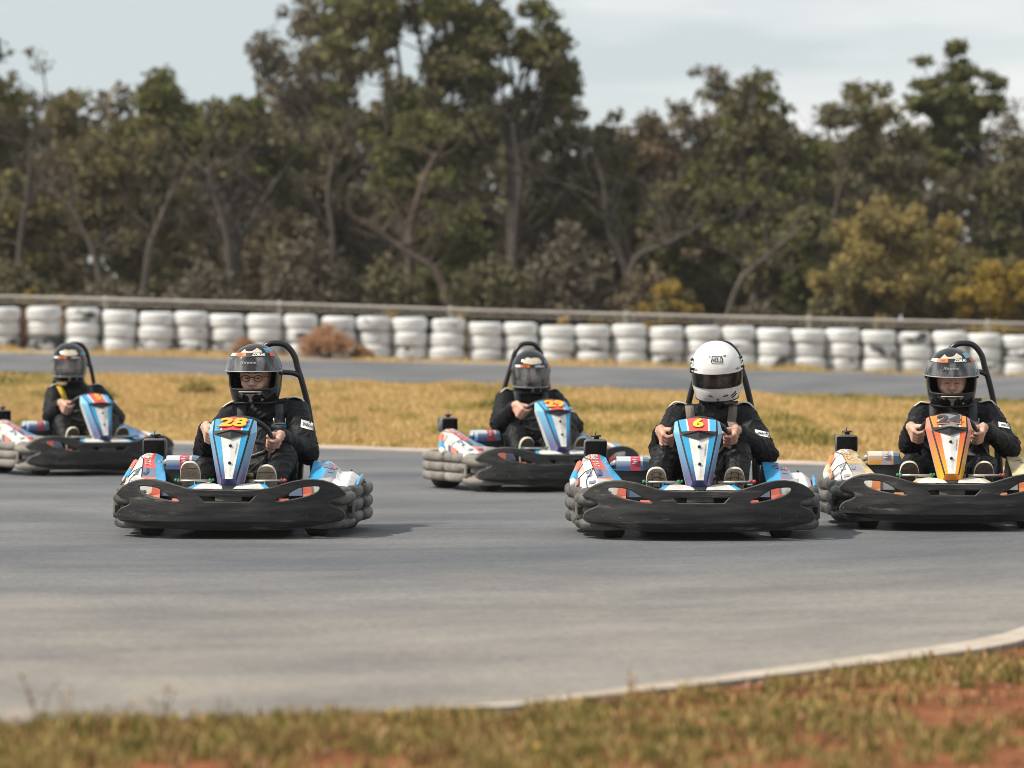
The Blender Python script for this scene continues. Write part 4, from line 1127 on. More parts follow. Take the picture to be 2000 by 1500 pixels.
def make_kart(label, loc, yaw, pal, number, steer=0.0, num_col='num', dusty=False, num_w=1.0, num_h=.052, hoop_x=.19, seed=0):
    p = PAL[pal]
    k = empty('go_kart', loc, yaw); k.scale = (.97, .97, .97)
    tag(k, label, 'go-kart', 'rental karts racing on the track')
    rub = M['dusty'] if dusty else M['rubber']
    # front bumper with its bolts and the plate behind the middle slot
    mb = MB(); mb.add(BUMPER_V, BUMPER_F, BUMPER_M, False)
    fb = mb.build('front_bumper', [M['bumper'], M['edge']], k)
    for sx in (-1, 1):
        for (bx, bz) in ((.625, .125), (.535, .128), (.44, .124)):
            b0 = bump_bend(Vector((sx * bx, -.0175, bz)))
            bo = MB(); bo.lathe([(.011, .004), (.011, -.001), (.007, -.0045), (.003, -.003)], axis='y', n=10, axis_o=b0); bo.build('bolt', M['black'], fb)
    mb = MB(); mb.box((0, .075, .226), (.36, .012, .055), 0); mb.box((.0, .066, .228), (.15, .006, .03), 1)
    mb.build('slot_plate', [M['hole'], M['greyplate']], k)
    # the rubber ends that hook round the bumper: arms above and below, block with a square hole
    for sx in (-1, 1):
        mb = MB()
        vs, fs = side_bumper(sx); mb.add(vs, fs, 0, True)
        sb = mb.build('side_bumper', rub, k)
        ar = MB()
        up = spline([(.50 * sx, .135, .222), (.565 * sx, .175, .217), (.625 * sx, .245, .218), (.66 * sx, .325, .222), (.672 * sx, .40, .225)], 4)
        ar.tube(up, [.014, .016, .018, .020, .022, .025, .028, .030, .032, .034, .035, .035, .034, .033, .032, .030, .028], 12)
        dn = spline([(.30 * sx, .12, .062), (.45 * sx, .165, .068), (.57 * sx, .235, .074), (.645 * sx, .32, .079), (.668 * sx, .40, .082)], 4)
        ar.tube(dn, [.008, .010, .012, .014, .016, .019, .022, .025, .027, .029, .031, .032, .032, .032, .031, .030, .028], 12)
        ar.build('bumper_arm', rub, sb)
        bl = MB(); bl.box((.668 * sx, .372, .155), (.055, .085, .105), 0, bevel=.014); bl.build('bumper_block', rub, sb)
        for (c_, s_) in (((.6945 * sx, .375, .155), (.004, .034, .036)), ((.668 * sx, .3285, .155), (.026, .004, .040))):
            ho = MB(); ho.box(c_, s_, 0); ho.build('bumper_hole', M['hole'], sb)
    # rear bumper
    mb = MB()
    for z in (.115, .205):
        mb.tube(spline([(-.60, 1.40, z), (-.54, 1.47, z), (-.3, 1.50, z), (.3, 1.50, z), (.54, 1.47, z), (.60, 1.40, z)], 4), .042, 10)
    mb.build('rear_bumper', rub, k)
    # floor tray and frame rails
    mb = MB(); mb.box((0, .62, .052), (.62, .98, .006), 0); mb.build('floor_tray', M['black'], k)
    mb = MB()
    for sx in (-1, 1):
        mb.tube(spline([(.30 * sx, .10, .075), (.33 * sx, .4, .07), (.28 * sx, .8, .07), (.30 * sx, 1.15, .075), (.32 * sx, 1.42, .09)], 4), .015, 8)
    mb.tube([(-.32, .12, .075), (.32, .12, .075)], .015, 8); mb.tube([(-.56, 1.20, .13), (.56, 1.20, .13)], .018, 8)
    mb.tube([(-.5, .385, .125), (.5, .385, .125)], .012, 8)
    mb.build('chassis_frame', M['tube'], k)
    for sx in (-1, 1):
        wheel(k, (.475 * sx, .385, .125), .125, .125, steer)
        wheel(k, (.545 * sx, 1.20, .138), .138, .20)
    # nose cone (number panel): facets with their own colours
    def S(x, y, z): return [Vector((x, y, z)), Vector((-x, y, z))]
    T0 = S(.106, .36, .668); Tc = Vector((0, .365, .682)); T1 = S(.097, .222, .606); Tb = Vector((0, .205, .613))
    C1 = S(.097, .214, .586); Cb = Vector((0, .186, .560)); W1 = S(.057, .200, .5745); W0 = S(.0205, .092, .336); F0 = S(.037, .094, .333)
    G1 = S(.108, .222, .587); G0 = S(.044, .100, .324); GT = S(.109, .235, .607); GT0 = S(.114, .365, .664)
    O1 = S(.139, .300, .598); O0 = S(.070, .165, .296); OT = S(.128, .375, .655); B0 = S(.053, .112, .290); K1 = S(.132, .36, .585); K0 = S(.072, .235, .30)
    mats = [p['main'], p['side'], WHITE, p['top'], M['line'], p['low'], p['strip'] if pal == 'blue' else p['low']]
    mb = MB()
    RT = lambda t: [Vector((x, lerp(.222, .36, t), 0)) for x in (0,)]
    def lp(a, b_, t): return a.lerp(b_, t)
    for s in (0, 1):
        # top face: outer blue, thin white, red middle
        tops = [T0[s], lp(T0[s], Tc, .36), lp(T0[s], Tc, .45), Tc]; bots = [T1[s], lp(T1[s], Tb, .36), lp(T1[s], Tb, .45), Tb]
        for q, mi in ((0, 6), (1, 2), (2, 3)): quad_on(mb, [tops[q], tops[q + 1], bots[q + 1], bots[q]], mi)
        quad_on(mb, [T1[s], Tb, Cb, C1[s]], 4)
        # front face
        cw = lp(C1[s], Cb, .40)
        quad_on(mb, [C1[s], cw, W0[s], F0[s]], 0)
        quad_on(mb, [cw, Cb, Vector((0, .092, .336)), W0[s]], 2)
        # dark groove, side panel, white rim, back return
        quad_on(mb, [G1[s], C1[s], F0[s], G0[s]], 4); quad_on(mb, [GT[s], T1[s], C1[s], G1[s]], 4); quad_on(mb, [GT0[s], T0[s], T1[s], GT[s]], 4)
        quad_on(mb, [O1[s], G1[s], G0[s], B0[s], O0[s]], 1); quad_on(mb, [OT[s], GT0[s], GT[s], G1[s], O1[s]], 1)
        quad_on(mb, [K1[s], O1[s], O0[s], K0[s]], 2); quad_on(mb, [OT[s], O1[s], K1[s]], 2)
        quad_on(mb, [F0[s], W0[s], Vector((0, .092, .336)), Vector((0, .108, .289)), B0[s], G0[s]], 5)
    quad_on(mb, [OT[0], K1[0], K0[0], K0[1], K1[1], OT[1]], 4)
    quad_on(mb, [T0[0], Tc, T0[1], OT[1], OT[0]], 4)
    nc = mb.build('nose_cone', mats, k)
    sol = nc.modifiers.new('edge', 'BEVEL'); sol.width = .003; sol.segments = 2; sol.limit_method = 'ANGLE'; sol.angle_limit = R(25)
    # chevron vent, bolts, number, side lettering
    mb = MB(); o_ = Vector((0, -.004, .0))
    quad_on(mb, [T1[1] + o_, Tb + o_ + Vector((0, -.004, 0)), T1[0] + o_, C1[0] + o_, Cb + o_ + Vector((0, -.004, 0)), C1[1] + o_], 0)
    mb.build('vent', M['black'], nc)
    for t in (.17, .60):
        c = Vector((0, lerp(.186, .092, t) - .003, lerp(.560, .336, t)))
        bo = MB(); bo.lathe([(.0095, .003), (.0095, -.002), (.006, -.005), (.0025, -.0035)], axis='y', n=12, axis_o=c); bo.build('bolt', M['black'], nc)
    vs, fs, w = text_mesh(number, .055, .10)
    up = (Tc - Tb); ul = up.length; up.normalize(); nrm = Vector((0, -up.z, up.y))
    cen = Tb.lerp(Tc, .56)
    for (off, grow, mt) in ((.003, 1.12, p['numline']), (.0045, 1.0, p[num_col])):
        mb = MB()
        mb.add([cen + Vector((x_ * num_h * num_w * (1 + (grow - 1) * .6), 0, -abs(x_) * .004)) + up * (y_ * .118 * grow) + nrm * off for x_, y_ in vs], fs, 0, False)
        mb.build('number_decal', mt, nc)
    vs, fs, w = text_mesh('SODIKART', .0, .0)
    mb = MB()
    a0 = lp(C1[0], Cb, .47); a1 = W0[0]
    du = (a1 - a0).normalized(); dv = Vector((1, 0, 0)); 
    mb.add([a0.lerp(a1, .30) + du * (x_ * .0105) + dv * (y_ * .0085 - .008) + Vector((0, -.0035, 0)) for x_, y_ in vs], fs, 0, False)
    mb.build('lettering', M['line'], nc)
    # white nose plate with coloured tips, foot of the cone
    mb = MB()
    for sx in (-1, 1):
        quad_on(mb, [(.045 * sx, .12, .300), (.125 * sx, .20, .313), (.165 * sx, .17, .308), (.205 * sx, .06, .283), (.03 * sx, .03, .283)], 0)
        quad_on(mb, [(.165 * sx, .17, .308), (.195 * sx, .175, .306), (.235 * sx, .06, .285), (.205 * sx, .06, .283)], 1)
        quad_on(mb, [(.195 * sx, .175, .306), (.125 * sx, .20, .313), (.125 * sx, .26, .25), (.22 * sx, .22, .25)], 2)
    quad_on(mb, [(-.03, .03, .283), (.03, .03, .283), (.045, .12, .300), (-.045, .12, .300)], 2)
    mb.build('nose_plate', [WHITE, p['strip'], M['black']], k)
    for sx in (-1, 1):
        mb = MB(); mb.box((.027 * sx, .105, .288), (.014, .03, .022), 0, bevel=.003); mb.build('hinge', M['black'], nc)
    # panels seen through the bumper slots
    for sx in (-1, 1):
        mb = MB()
        quad_on(mb, [(.57 * sx, .272, .34), (.45 * sx, .256, .325), (.46 * sx, .240, .245), (.57 * sx, .256, .24)], 0)
        quad_on(mb, [(.45 * sx, .25, .325), (.405 * sx, .245, .325), (.41 * sx, .225, .235), (.46 * sx, .23, .245)], 1)
        quad_on(mb, [(.55 * sx, .25, .240), (.46 * sx, .23, .252), (.41 * sx, .225, .244), (.41 * sx, .21, .215), (.55 * sx, .235, .215)], 1)
        quad_on(mb, [(.400 * sx, .25, .30), (.345 * sx, .25, .285), (.325 * sx, .24, .235), (.405 * sx, .235, .235)], 2)
        quad_on(mb, [(.33 * sx, .17, .222), (.28 * sx, .16, .222), (.265 * sx, .15, .204), (.34 * sx, .16, .204)], 1)
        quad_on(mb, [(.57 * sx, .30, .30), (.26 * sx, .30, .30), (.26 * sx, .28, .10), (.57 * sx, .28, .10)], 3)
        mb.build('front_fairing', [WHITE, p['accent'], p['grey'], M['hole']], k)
    # engine-side pod (viewer's left): sloping top that climbs towards the rear
    secs = []
    for (y, pts) in ((.40, [(-.655, .19), (-.660, .255), (-.625, .275), (-.56, .288), (-.47, .290), (-.405, .285), (-.395, .19)]),
                     (.62, [(-.672, .19), (-.678, .285), (-.640, .315), (-.575, .330), (-.49, .328), (-.430, .318), (-.415, .19)]),
                     (.88, [(-.690, .20), (-.698, .315), (-.660, .355), (-.610, .378), (-.53, .372), (-.475, .352), (-.455, .20)]),
                     (1.10, [(-.700, .22), (-.712, .345), (-.682, .398), (-.640, .422), (-.575, .418), (-.525, .395), (-.50, .22)]),
                     (1.28, [(-.690, .26), (-.705, .380), (-.688, .432), (-.650, .452), (-.590, .450), (-.552, .432), (-.53, .26)]),
                     (1.44, [(-.660, .28), (-.680, .375), (-.672, .420), (-.645, .440), (-.600, .438), (-.565, .420), (-.55, .28)])):
        secs.append([Vector((x + .06 * (y - .4), yc(y), z)) for x, z in pts])
    W_, W2, RD, BL, GR, AC, BK = 0, 1, 2, 3, 4, 5, 6
    grid = [[W_, W_, W_, AC, BL, BK, BK], [W_, W_, W_, GR, BL, BK, BK], [W_, W2, W_, RD, BL, BK, BK], [W2, W2, W2, RD, BL, BK, BK], [W2, W2, W_, RD, BL, BK, BK]]
    pmats = [WHITE, WHITE2, p['red'], p['strip'], p['grey'], p['accent'], M['black']]
    mb = MB(); mb.loft(secs, mats=grid)
    pod = mb.build('side_pod', pmats, k)
    bv = pod.modifiers.new('edge', 'BEVEL'); bv.width = .006; bv.segments = 2; bv.limit_method = 'ANGLE'; bv.angle_limit = R(20)
    ln = MB()
    seam = lambda pts: ln.tube([Vector(q) + Vector((0, -.002, .003)) for q in pts], .0022, 4)
    seam([secs[5][2], secs[4][2], secs[3][3], secs[2][3], secs[1][3]]); seam([secs[2][1], secs[2][2], secs[2][3]]); seam([secs[2][3], secs[1][2], secs[0][2]]); seam([secs[3][1], secs[3][2]])
    ln.build('panel_line', M['line'], pod)
    dc = MB()
    def on(i, j, u, v, lift=.005):
        """point on the pod's top: between sections i,i+1 and profile points j,j+1"""
        a = secs[i][j].lerp(secs[i][j + 1], u); b_ = secs[i + 1][j].lerp(secs[i + 1][j + 1], u)
        return a.lerp(b_, v) + Vector((0, -.4, .9)).normalized() * lift
    for (i, j, u0, u1, v0, v1, mi) in ((1, 2, .10, .62, .30, .48, 0), (1, 2, .45, .66, .48, .95, 0), (1, 2, .10, .40, .70, .92, 0), (1, 3, .08, .40, .25, .45, 1), (1, 3, .30, .48, .45, .9, 1), (0, 2, .2, .8, .45, .75, 0), (0, 3, .2, .7, .3, .6, 1)):
        dc = MB(); dc.add([on(i, j, u0, v0), on(i, j, u1, v0), on(i, j, u1, v1), on(i, j, u0, v1)], [(0, 1, 2, 3)], 0, False)
        dc.build('decal', [p['grey'], p['low'] if pal == 'blue' else p['grey']][mi], pod)
    rr = random.Random(seed + 5); dc = MB()
    for q in range(5):
        v_ = .12 + q * .17
        pts = [on(3, 3, .12 + .14 * t, v_ + rr.uniform(-.07, .07), .004) for t in range(6)]
        dc = MB(); dc.tube(pts, [.0035, .003, .004, .0025, .0035, .002], 4); dc.build('script_decal', WHITE, pod)
    for q in range(3):
        pts = [on(2, 3, .2 + .12 * t, .35 + .2 * q + rr.uniform(-.1, .1), .004) for t in range(5)]
        dc = MB(); dc.tube(pts, .0028, 4); dc.build('script_decal', WHITE, pod)
    # rear leg of the pod beside the bumper
    mb = MB()
    leg = spline([(-.648, yc(1.22), .40), (-.675, yc(1.14), .345), (-.695, yc(1.06), .30), (-.69, yc(.99), .28)], 5)
    for a in range(3):
        seg = leg[a * 5: a * 5 + 6]
        mb.tube(seg, [.024] * len(seg), 6, mi=a)
    quad_on(mb, [(-.688, yc(.60), .275), (-.688, yc(.78), .285), (-.672, yc(.86), .335), (-.672, yc(.66), .31)], 3); quad_on(mb, [(-.688, yc(.78), .285), (-.686, yc(.88), .285), (-.674, yc(.93), .335), (-.672, yc(.86), .335)], 4)
    mb.build('pod_leg', [p['accent'], p['strip'], WHITE, p['accent'], p['low']], pod)
    # air box on the engine side with its strap and cap
    mb = MB(); mb.box((-.560, 1.13, .482), (.138, .12, .112), 0, bevel=.022)
    ab = mb.build('air_box', M['boxrim'], k)
    mb = MB(); mb.box((-.560, 1.067, .478), (.122, .012, .098), 0, bevel=.005); mb.build('box_face', M['boxblack'], ab)
    mb = MB(); mb.lathe([(.016, 0), (.016, .012), (.028, .014), (.028, .020), (.012, .024)], axis_o=(-.554, 1.13, .539), n=14); mb.tube([(-.560, 1.11, .56), (-.558, 1.11, .585)], .003, 5); mb.tube([(-.587, 1.12, .556), (-.527, 1.12, .558)], .005, 6); mb.build('cap', M['black'], ab)
    # fuel tank between pod and seat
    prof = [(.0, -.02), (.0, .035), (.012, .052), (.035, .060), (.16, .058), (.185, .045), (.19, -.02)]
    mb = MB()
    for (x0, x1, mi) in ((-.445, -.365, 0), (-.365, -.308, 1), (-.308, -.295, 0)):
        mb.loft([[Vector((xx, .76 + a, .385 + z)) for a, z in prof] for xx in (x0, x1)], mi, False, closed=False)
    e0 = [Vector((-.295, .76 + a, .385 + z)) for a, z in prof]; e1 = [Vector((-.258, .78 + a * .9, .385 + z * .9)) for a, z in prof]; e2 = [Vector((-.232, .81 + a * .7, .34 + z * .6)) for a, z in prof]
    mb.loft([e0, e1, e2], 2, False, closed=False)
    e3 = [Vector((-.445, .76 + a, .385 + z)) for a, z in prof]; mb.add(e3, [tuple(range(7))], 0, False)
    tk = mb.build('fuel_tank', [p['tank'], p['tankred'], p['tankend']], k)
    mb = MB(); mb.box((-.345, .865, .268), (.23, .19, .20), 0); mb.build('tank_base', M['black'], tk)
    mb = MB()
    for q in range(4): mb.tube([(-.355 + .008 * (q % 2), .756, .408 + q * .010), (-.322, .754, .409 + q * .010)], .0022, 4)
    mb.build('tank_lettering', WHITE, tk)
    mb = MB(); mb.tube([(-.465, .88, .40), (-.445, .83, .41)], .018, 8); mb.tube([(-.50, .90, .40), (-.53, .98, .37)], .014, 8); mb.build('fuel_pipe', M['steel'], tk)
    # pod on the other side: tall inner piece and a lower outer shoulder
    secs = []
    for (y, pts) in ((.40, [(.385, .19), (.40, .270), (.48, .290), (.545, .288), (.575, .285), (.632, .270), (.655, .255), (.655, .19)]),
                     (.64, [(.385, .19), (.405, .310), (.49, .326), (.565, .320), (.590, .308), (.640, .305), (.670, .275), (.672, .19)]),
                     (.90, [(.38, .20), (.405, .362), (.50, .372), (.560, .356), (.580, .336), (.640, .338), (.682, .300), (.690, .20)]),
                     (1.12, [(.38, .22), (.405, .408), (.50, .405), (.560, .372), (.575, .348), (.640, .350), (.690, .310), (.700, .22)]),
                     (1.20, [(.385, .22), (.41, .412), (.505, .405), (.560, .365), (.575, .335), (.635, .330), (.685, .298), (.695, .22)])):
        secs.append([Vector((x, yc(y), z)) for x, z in pts])
    grid = [[BK, BL, AC, W_, W_, W_, GR, BK], [BK, BL, GR, W_, W_, W_, AC, BK], [BK, BL, GR, W2, W_, W_, BL, BK], [BK, W_, W_, W2, W_, W_, RD, BK]]
    mb = MB(); mb.loft(secs, mats=grid)
    pod2 = mb.build('side_pod', pmats, k)
    bv = pod2.modifiers.new('edge', 'BEVEL'); bv.width = .006; bv.segments = 2; bv.limit_method = 'ANGLE'; bv.angle_limit = R(20)
    dc = MB()
    for (i, j, u0, u1, v0, v1, mi) in ((2, 1, .75, .98, .15, .35, 1), (2, 1, .6, .95, .5, .62, 0), (2, 2, .15, .45, .10, .30, 0), (2, 2, .30, .50, .3, .8, 0), (2, 2, .55, .75, .15, .75, 1), (2, 2, .75, .95, .55, .75, 1), (1, 2, .2, .7, .6, .9, 0), (3, 1, .45, .8, .1, .8, 2)):
        dc = MB(); dc.add([on(i, j, u0, v0), on(i, j, u1, v0), on(i, j, u1, v1), on(i, j, u0, v1)], [(0, 1, 2, 3)], 0, False)
        dc.build('decal', [p['grey'], p['red'], p['tankred']][mi], pod2)
    mb = MB()
    for (x0, mi) in ((.0, 0), (.016, 1), (.034, 2)):
        pts = [(.690, yc(.70), .282), (.697, yc(.86), .315), (.700, yc(1.02), .33)]
        mb.tube([(x, y + x0 * 2.2, z - x0 * .9) for x, y, z in pts], .010, 5, mi=mi)
    mb.build('stripe', [p['strip'], p['red'], M['line']], pod2)
    mb = MB(); mb.loft([[Vector((.715, .94, .285)), Vector((.715, .96, .25)), Vector((.73, .95, .25))], [Vector((.62, 1.0, .36)), Vector((.62, 1.05, .28)), Vector((.64, 1.02, .31))]]); mb.build('pod_fin', M['black'], pod2)
    # pedals and their cross bars
    for sx in (-1, 1):
        mb = MB(); mb.tube([(.105 * sx, .17, .322), (.305 * sx, .17, .322)], .008, 8, mi=0)
        mb.tube([(.20 * sx, .17, .322), (.20 * sx, .20, .07)], .009, 6, mi=1)
        pd = mb.build('pedal', [M['steel'], M['black']], k)
        kn = MB(); c0 = M['greenknob'] if sx < 0 else M['redknob']
        for xx in ((.310, .115) if sx < 0 else (.310,)): kn.ball((xx * sx, .17, .324), (.012, .011, .013), 8); kn.ball(((xx - .018) * sx, .168, .328), (.007, .008, .009), 8)
        kn.build('pedal_knob', c0, pd)
    # steering column, wheel, bracket
    st = Vector((.02, .60, .552)); nn = Vector((0, .72, .694)); uu = Vector((0, -.694, .72)); rr_ = Vector((1, 0, 0))
    mb = MB(); mb.tube([st - nn * .02, (0, .34, .30), (0, .25, .12)], .012, 8); mb.tube([(-.05, .33, .12), (-.02, .34, .34), (.02, .34, .34), (.05, .33, .12)], .010, 6)
    mb.box((0, .40, .30), (.10, .05, .12), 0); mb.build('steering_column', M['black'], k)
    mb = MB(); mb.box((.085, .42, .30), (.05, .05, .05), 0, bevel=.008); mb.lathe([(.022, 0), (.022, .03), (.012, .035)], axis_o=(.085, .41, .325), n=12)
    mb.build('brake_reservoir', M['brass'], k)
    mb = MB(); mb.box((-.10, .5, .24), (.09, .05, .10), 0, bevel=.006); mb.build('bracket', M['greyplate'], k)
    mb = MB(); RW = .168
    ring = []
    for q in range(40):
        a = 2 * math.pi * q / 40
        fl = 1.0 if math.sin(a) > -.8 else .93
        ring.append(st + (rr_ * math.cos(a) + uu * math.sin(a)) * RW * fl)
    mb.tube(ring, .0145, 10, closed=True)
    sw = mb.build('steering_wheel', M['black'], k)
    mb = MB()
    for a in (steer * 3, math.pi + steer * 3, -math.pi / 2 + steer * 3):
        d_ = rr_ * math.cos(a) + uu * math.sin(a); mb.tube([st - nn * .012, st + d_ * RW * .95], [.016, .010], 6)
    mb.lathe([(.035, -.02), (.042, -.01), (.042, .01), (.03, .015)], axis_o=st, n=14, rot=nn.to_track_quat('Z', 'Y').to_matrix()); mb.build('spokes', M['black'], sw)
    # bucket seat and its back frame
    def seat(u, v):
        a = -1.35 + 2.7 * u
        prof_y = [.86, .95, 1.08, 1.22, 1.32, 1.36, 1.385]; prof_z = [.17, .11, .095, .13, .26, .42, .58]
        t = v * 6; i = min(int(t), 5); f = t - i
        y = lerp(prof_y[i], prof_y[i + 1], f); z = lerp(prof_z[i], prof_z[i + 1], f)
        hw = lerp(.205, .215, v) * (1 if v < .85 else 1 - (v - .85) * 1.2)
        return Vector((.10 + hw * math.sin(a) * 1.02, y - .10 * (1 - math.cos(a)) * v * 1.6, z + .21 * (1 - math.cos(a)) * (1 - v * .9)))
    mb = MB(); mb.grid(seat, 25, 19); se = mb.build('seat', M['black'], k)
    so = se.modifiers.new('thick', 'SOLIDIFY'); so.thickness = .012
    for u_ in (0, 1):
        mb = MB(); mb.tube([seat(u_, v / 14) + Vector((0, -.002, .004)) for v in range(15)], .008, 6); mb.build('seat_edge', M['boxrim'], se)
    X = hoop_x
    mb = MB()
    hz = [(.235, 1.44, .22), (.220, 1.43, .50), (.190, 1.41, .72), (.155, 1.39, .87), (.130, 1.385, .95), (.108, 1.38, 1.03), (.060, 1.375, 1.090)]
    main = spline([(X - a, y, z) for a, y, z in hz] + [(X, 1.374, 1.104)] + [(X + a, y, z) for a, y, z in hz[::-1]], 5)
    mb.tube(main, .0185, 12)
    mb.tube(spline([(X - .152, 1.39, .90), (X - .10, 1.375, .925), (X, 1.37, .93), (X + .10, 1.375, .925), (X + .152, 1.39, .90)], 4), .0165, 10)
    for sx in (-1, 1): mb.tube([(X + sx * .20, 1.42, .58), (X + sx * .22, 1.46, .12)], .014, 8)
    hp = mb.build('roll_hoop', M['tube'], k)
    mb = MB(); mb.grid(lambda u, v: Vector((X - .10 + .20 * u, 1.40 - .02 * math.sin(u * math.pi), .56 + .20 * v)), 7, 5); hr = mb.build('headrest', M['black'], hp)
    so = hr.modifiers.new('thick', 'SOLIDIFY'); so.thickness = .03
    return k

# ================================================================== DRIVERS
SUIT = pm('black race suit cloth', (0.0028, 0.0031, 0.0044), (0.0065, 0.0068, 0.0085), scale=10, rough=0.55, bump=.35, bscale=55, spec=.22)
SKIN = pm('skin', (0.68, 0.41, 0.315), (0.54, 0.275, 0.20), scale=28, rough=0.5, lo=.4, hi=.7, spec=.4)
SKIN2 = pm('tanned skin', (0.60, 0.35, 0.26), (0.46, 0.22, 0.16), scale=28, rough=0.5, lo=.4, hi=.7, spec=.4)
EYE_W = pm('eye white', (0.27, 0.21, 0.185), rough=.4)
DARK = pm('dark hair and lashes', (0.03, 0.02, 0.016), rough=.7)
HBLACK = pm('glossy black helmet', (0.006, 0.0065, 0.008), (0.014, 0.015, 0.018), scale=9, rough=0.14, coat=.15, spec=.4)
HWHITE = pm('glossy white helmet', (0.80, 0.795, 0.77), (0.73, 0.72, 0.69), scale=7, rough=0.22, coat=.7)
LINING = pm('black helmet lining', (0.010, 0.010, 0.011), rough=.95)
TRIM = pm('black rubber trim', (0.012, 0.012, 0.013), rough=.55)
V_DARK = visor_mat('smoked visor', (0.34, 0.31, 0.285), .20, .05)
V_CLEAR = visor_mat('clear visor with painted sky haze', (0.60, 0.63, 0.68), .34, .22)
V_UP = visor_mat('raised visor with painted sky haze', (0.48, 0.51, 0.56), .36, .26)
D_WHITE = pm('white sticker', (0.78, 0.78, 0.77), rough=.5)
D_SILVER = pm('silver sticker', (0.42, 0.43, 0.44), rough=.5)
D_CREAM = pm('cream sticker', (0.62, 0.54, 0.44), (0.50, .43, .34), scale=30, rough=.5)
D_ORANGE = pm('orange sticker', (0.80, 0.16, 0.01), rough=.5)
D_BLACK = pm('black sticker', (0.015, 0.015, 0.017), rough=.5)
D_GREY = pm('grey sticker', (0.30, 0.275, 0.245), (0.20, .185, .165), scale=40, rough=.5)
D_TEAL = pm('painted blue sheen', (0.10, 0.30, 0.42), (0.03, 0.08, 0.12), scale=9, rough=.3)
PIPING = pm('cream piping', (0.70, 0.66, 0.58), rough=.8)
BELT_T = pm('tan webbing belt', (0.20, 0.165, 0.135), (0.13, 0.11, 0.095), scale=9, rough=.8, stretch=(6, 1, .4))
BELT_B = pm('black webbing belt', (0.022, 0.024, 0.028), (0.05, .052, .058), scale=9, rough=.7, stretch=(6, 1, .4))
BELT_Y = pm('yellow webbing belt', (0.62, 0.42, 0.03), rough=.8)
BUCKLE = pm('steel buckle', (0.55, 0.54, 0.52), rough=.3, metal=.9)
TABBLUE = pm('blue pull tab', (0.01, 0.12, 0.24), rough=.7)
SOLE_T = pm('tan shoe sole', (0.36, 0.29, 0.215), (0.24, .18, .13), scale=30, rough=.85, bump=.5, bscale=60)
SOLE_D = pm('dark brown shoe sole', (0.10, 0.07, 0.052), (0.06, .043, .033), scale=30, rough=.85, bump=.5, bscale=60)
RAND = pm('cream shoe edge', (0.62, 0.56, 0.47), rough=.7)
UPPER = pm('dark shoe cloth', (0.03, 0.03, 0.033), rough=.8)
GROOVE = pm('sole groove', (0.055, 0.04, 0.03), rough=.9)

def helm(az, z):
    """point on the helmet shell, az 0 straight ahead (-y), helmet centre at the origin"""
    if z >= 0:
        k = math.sqrt(max(0, 1 - (z / .178) ** 2.15)); w, f, b_ = .152 * k, .166 * k, .172 * k
    else:
        q = -z / .175
        w = .152 - .018 * q ** 1.6 - .022 * max(0, q - .55) ** 1.2; f = .166 + .016 * math.sin(math.pi * min(1, q * .9)) - .030 * q ** 3; b_ = .172 - .085 * q ** 1.7
    c, s = math.cos(az), math.sin(az); e = .90
    x = w * math.copysign(abs(s) ** e, s); y = -(f if c > 0 else b_) * math.copysign(abs(c) ** e, c)
    return Vector((x, y, z))
def helm_n(az, z):
    a = helm(az + .01, z) - helm(az - .01, z); b_ = helm(az, z + .002) - helm(az, z - .002)
    n_ = a.cross(b_).normalized()
    p_ = helm(az, z)
    return n_ if n_.dot(p_) > 0 else -n_
def helm_o(az, z, off): return helm(az, z) + helm_n(az, z) * off

def patch(az0, az1, z0, z1, off, nu=24, nv=8, dip=0.0):
    """curved sheet that follows the shell; dip lowers it towards the middle"""
    def fn(u, v):
        az = lerp(az0, az1, u); z = lerp(z0, z1, v) - dip * math.cos(az) * 1.0 + dip
        return helm_o(az, z, off)
    mb = MB(); mb.grid(fn, nu, nv); return mb

def helm_decal(poly, off=.0025):
    """flat polygon given in (az, z) -> fan on the shell"""
    cx = sum(p_[0] for p_ in poly) / len(poly); cz = sum(p_[1] for p_ in poly) / len(poly)
    mb = MB(); vs = [helm_o(cx, cz, off + .001)] + [helm_o(a, z, off) for a, z in poly]
    n_ = len(poly)
    mb.add(vs, [(0, 1 + i, 1 + (i + 1) % n_) for i in range(n_)], 0, False)
    return mb

def helm_strip(azs, top, bot, off=.003):
    mb = MB(); n_ = 0; vs = []; fs = []
    A = np.linspace(azs[0], azs[-1], 40)
    for a in A: vs += [helm_o(a, float(np.interp(a, azs, bot)), off), helm_o(a, (float(np.interp(a, azs, top)) + float(np.interp(a, azs, bot))) / 2, off), helm_o(a, float(np.interp(a, azs, top)), off)]
    for i in range(39): fs += [(i * 3, i * 3 + 3, i * 3 + 4, i * 3 + 1), (i * 3 + 1, i * 3 + 4, i * 3 + 5, i * 3 + 2)]
    mb.add(vs, fs); return mb

def helm_text(body, az, z, h, off=.004, bold=.03, shear=0.0, stretch=1.0):
    vs, fs, w = text_mesh(body, bold, shear)
    mb = MB(); mb.add([helm_o(az + x * h * stretch / .166, z + y * h, off) for x, y in vs], fs, 0, False); return mb

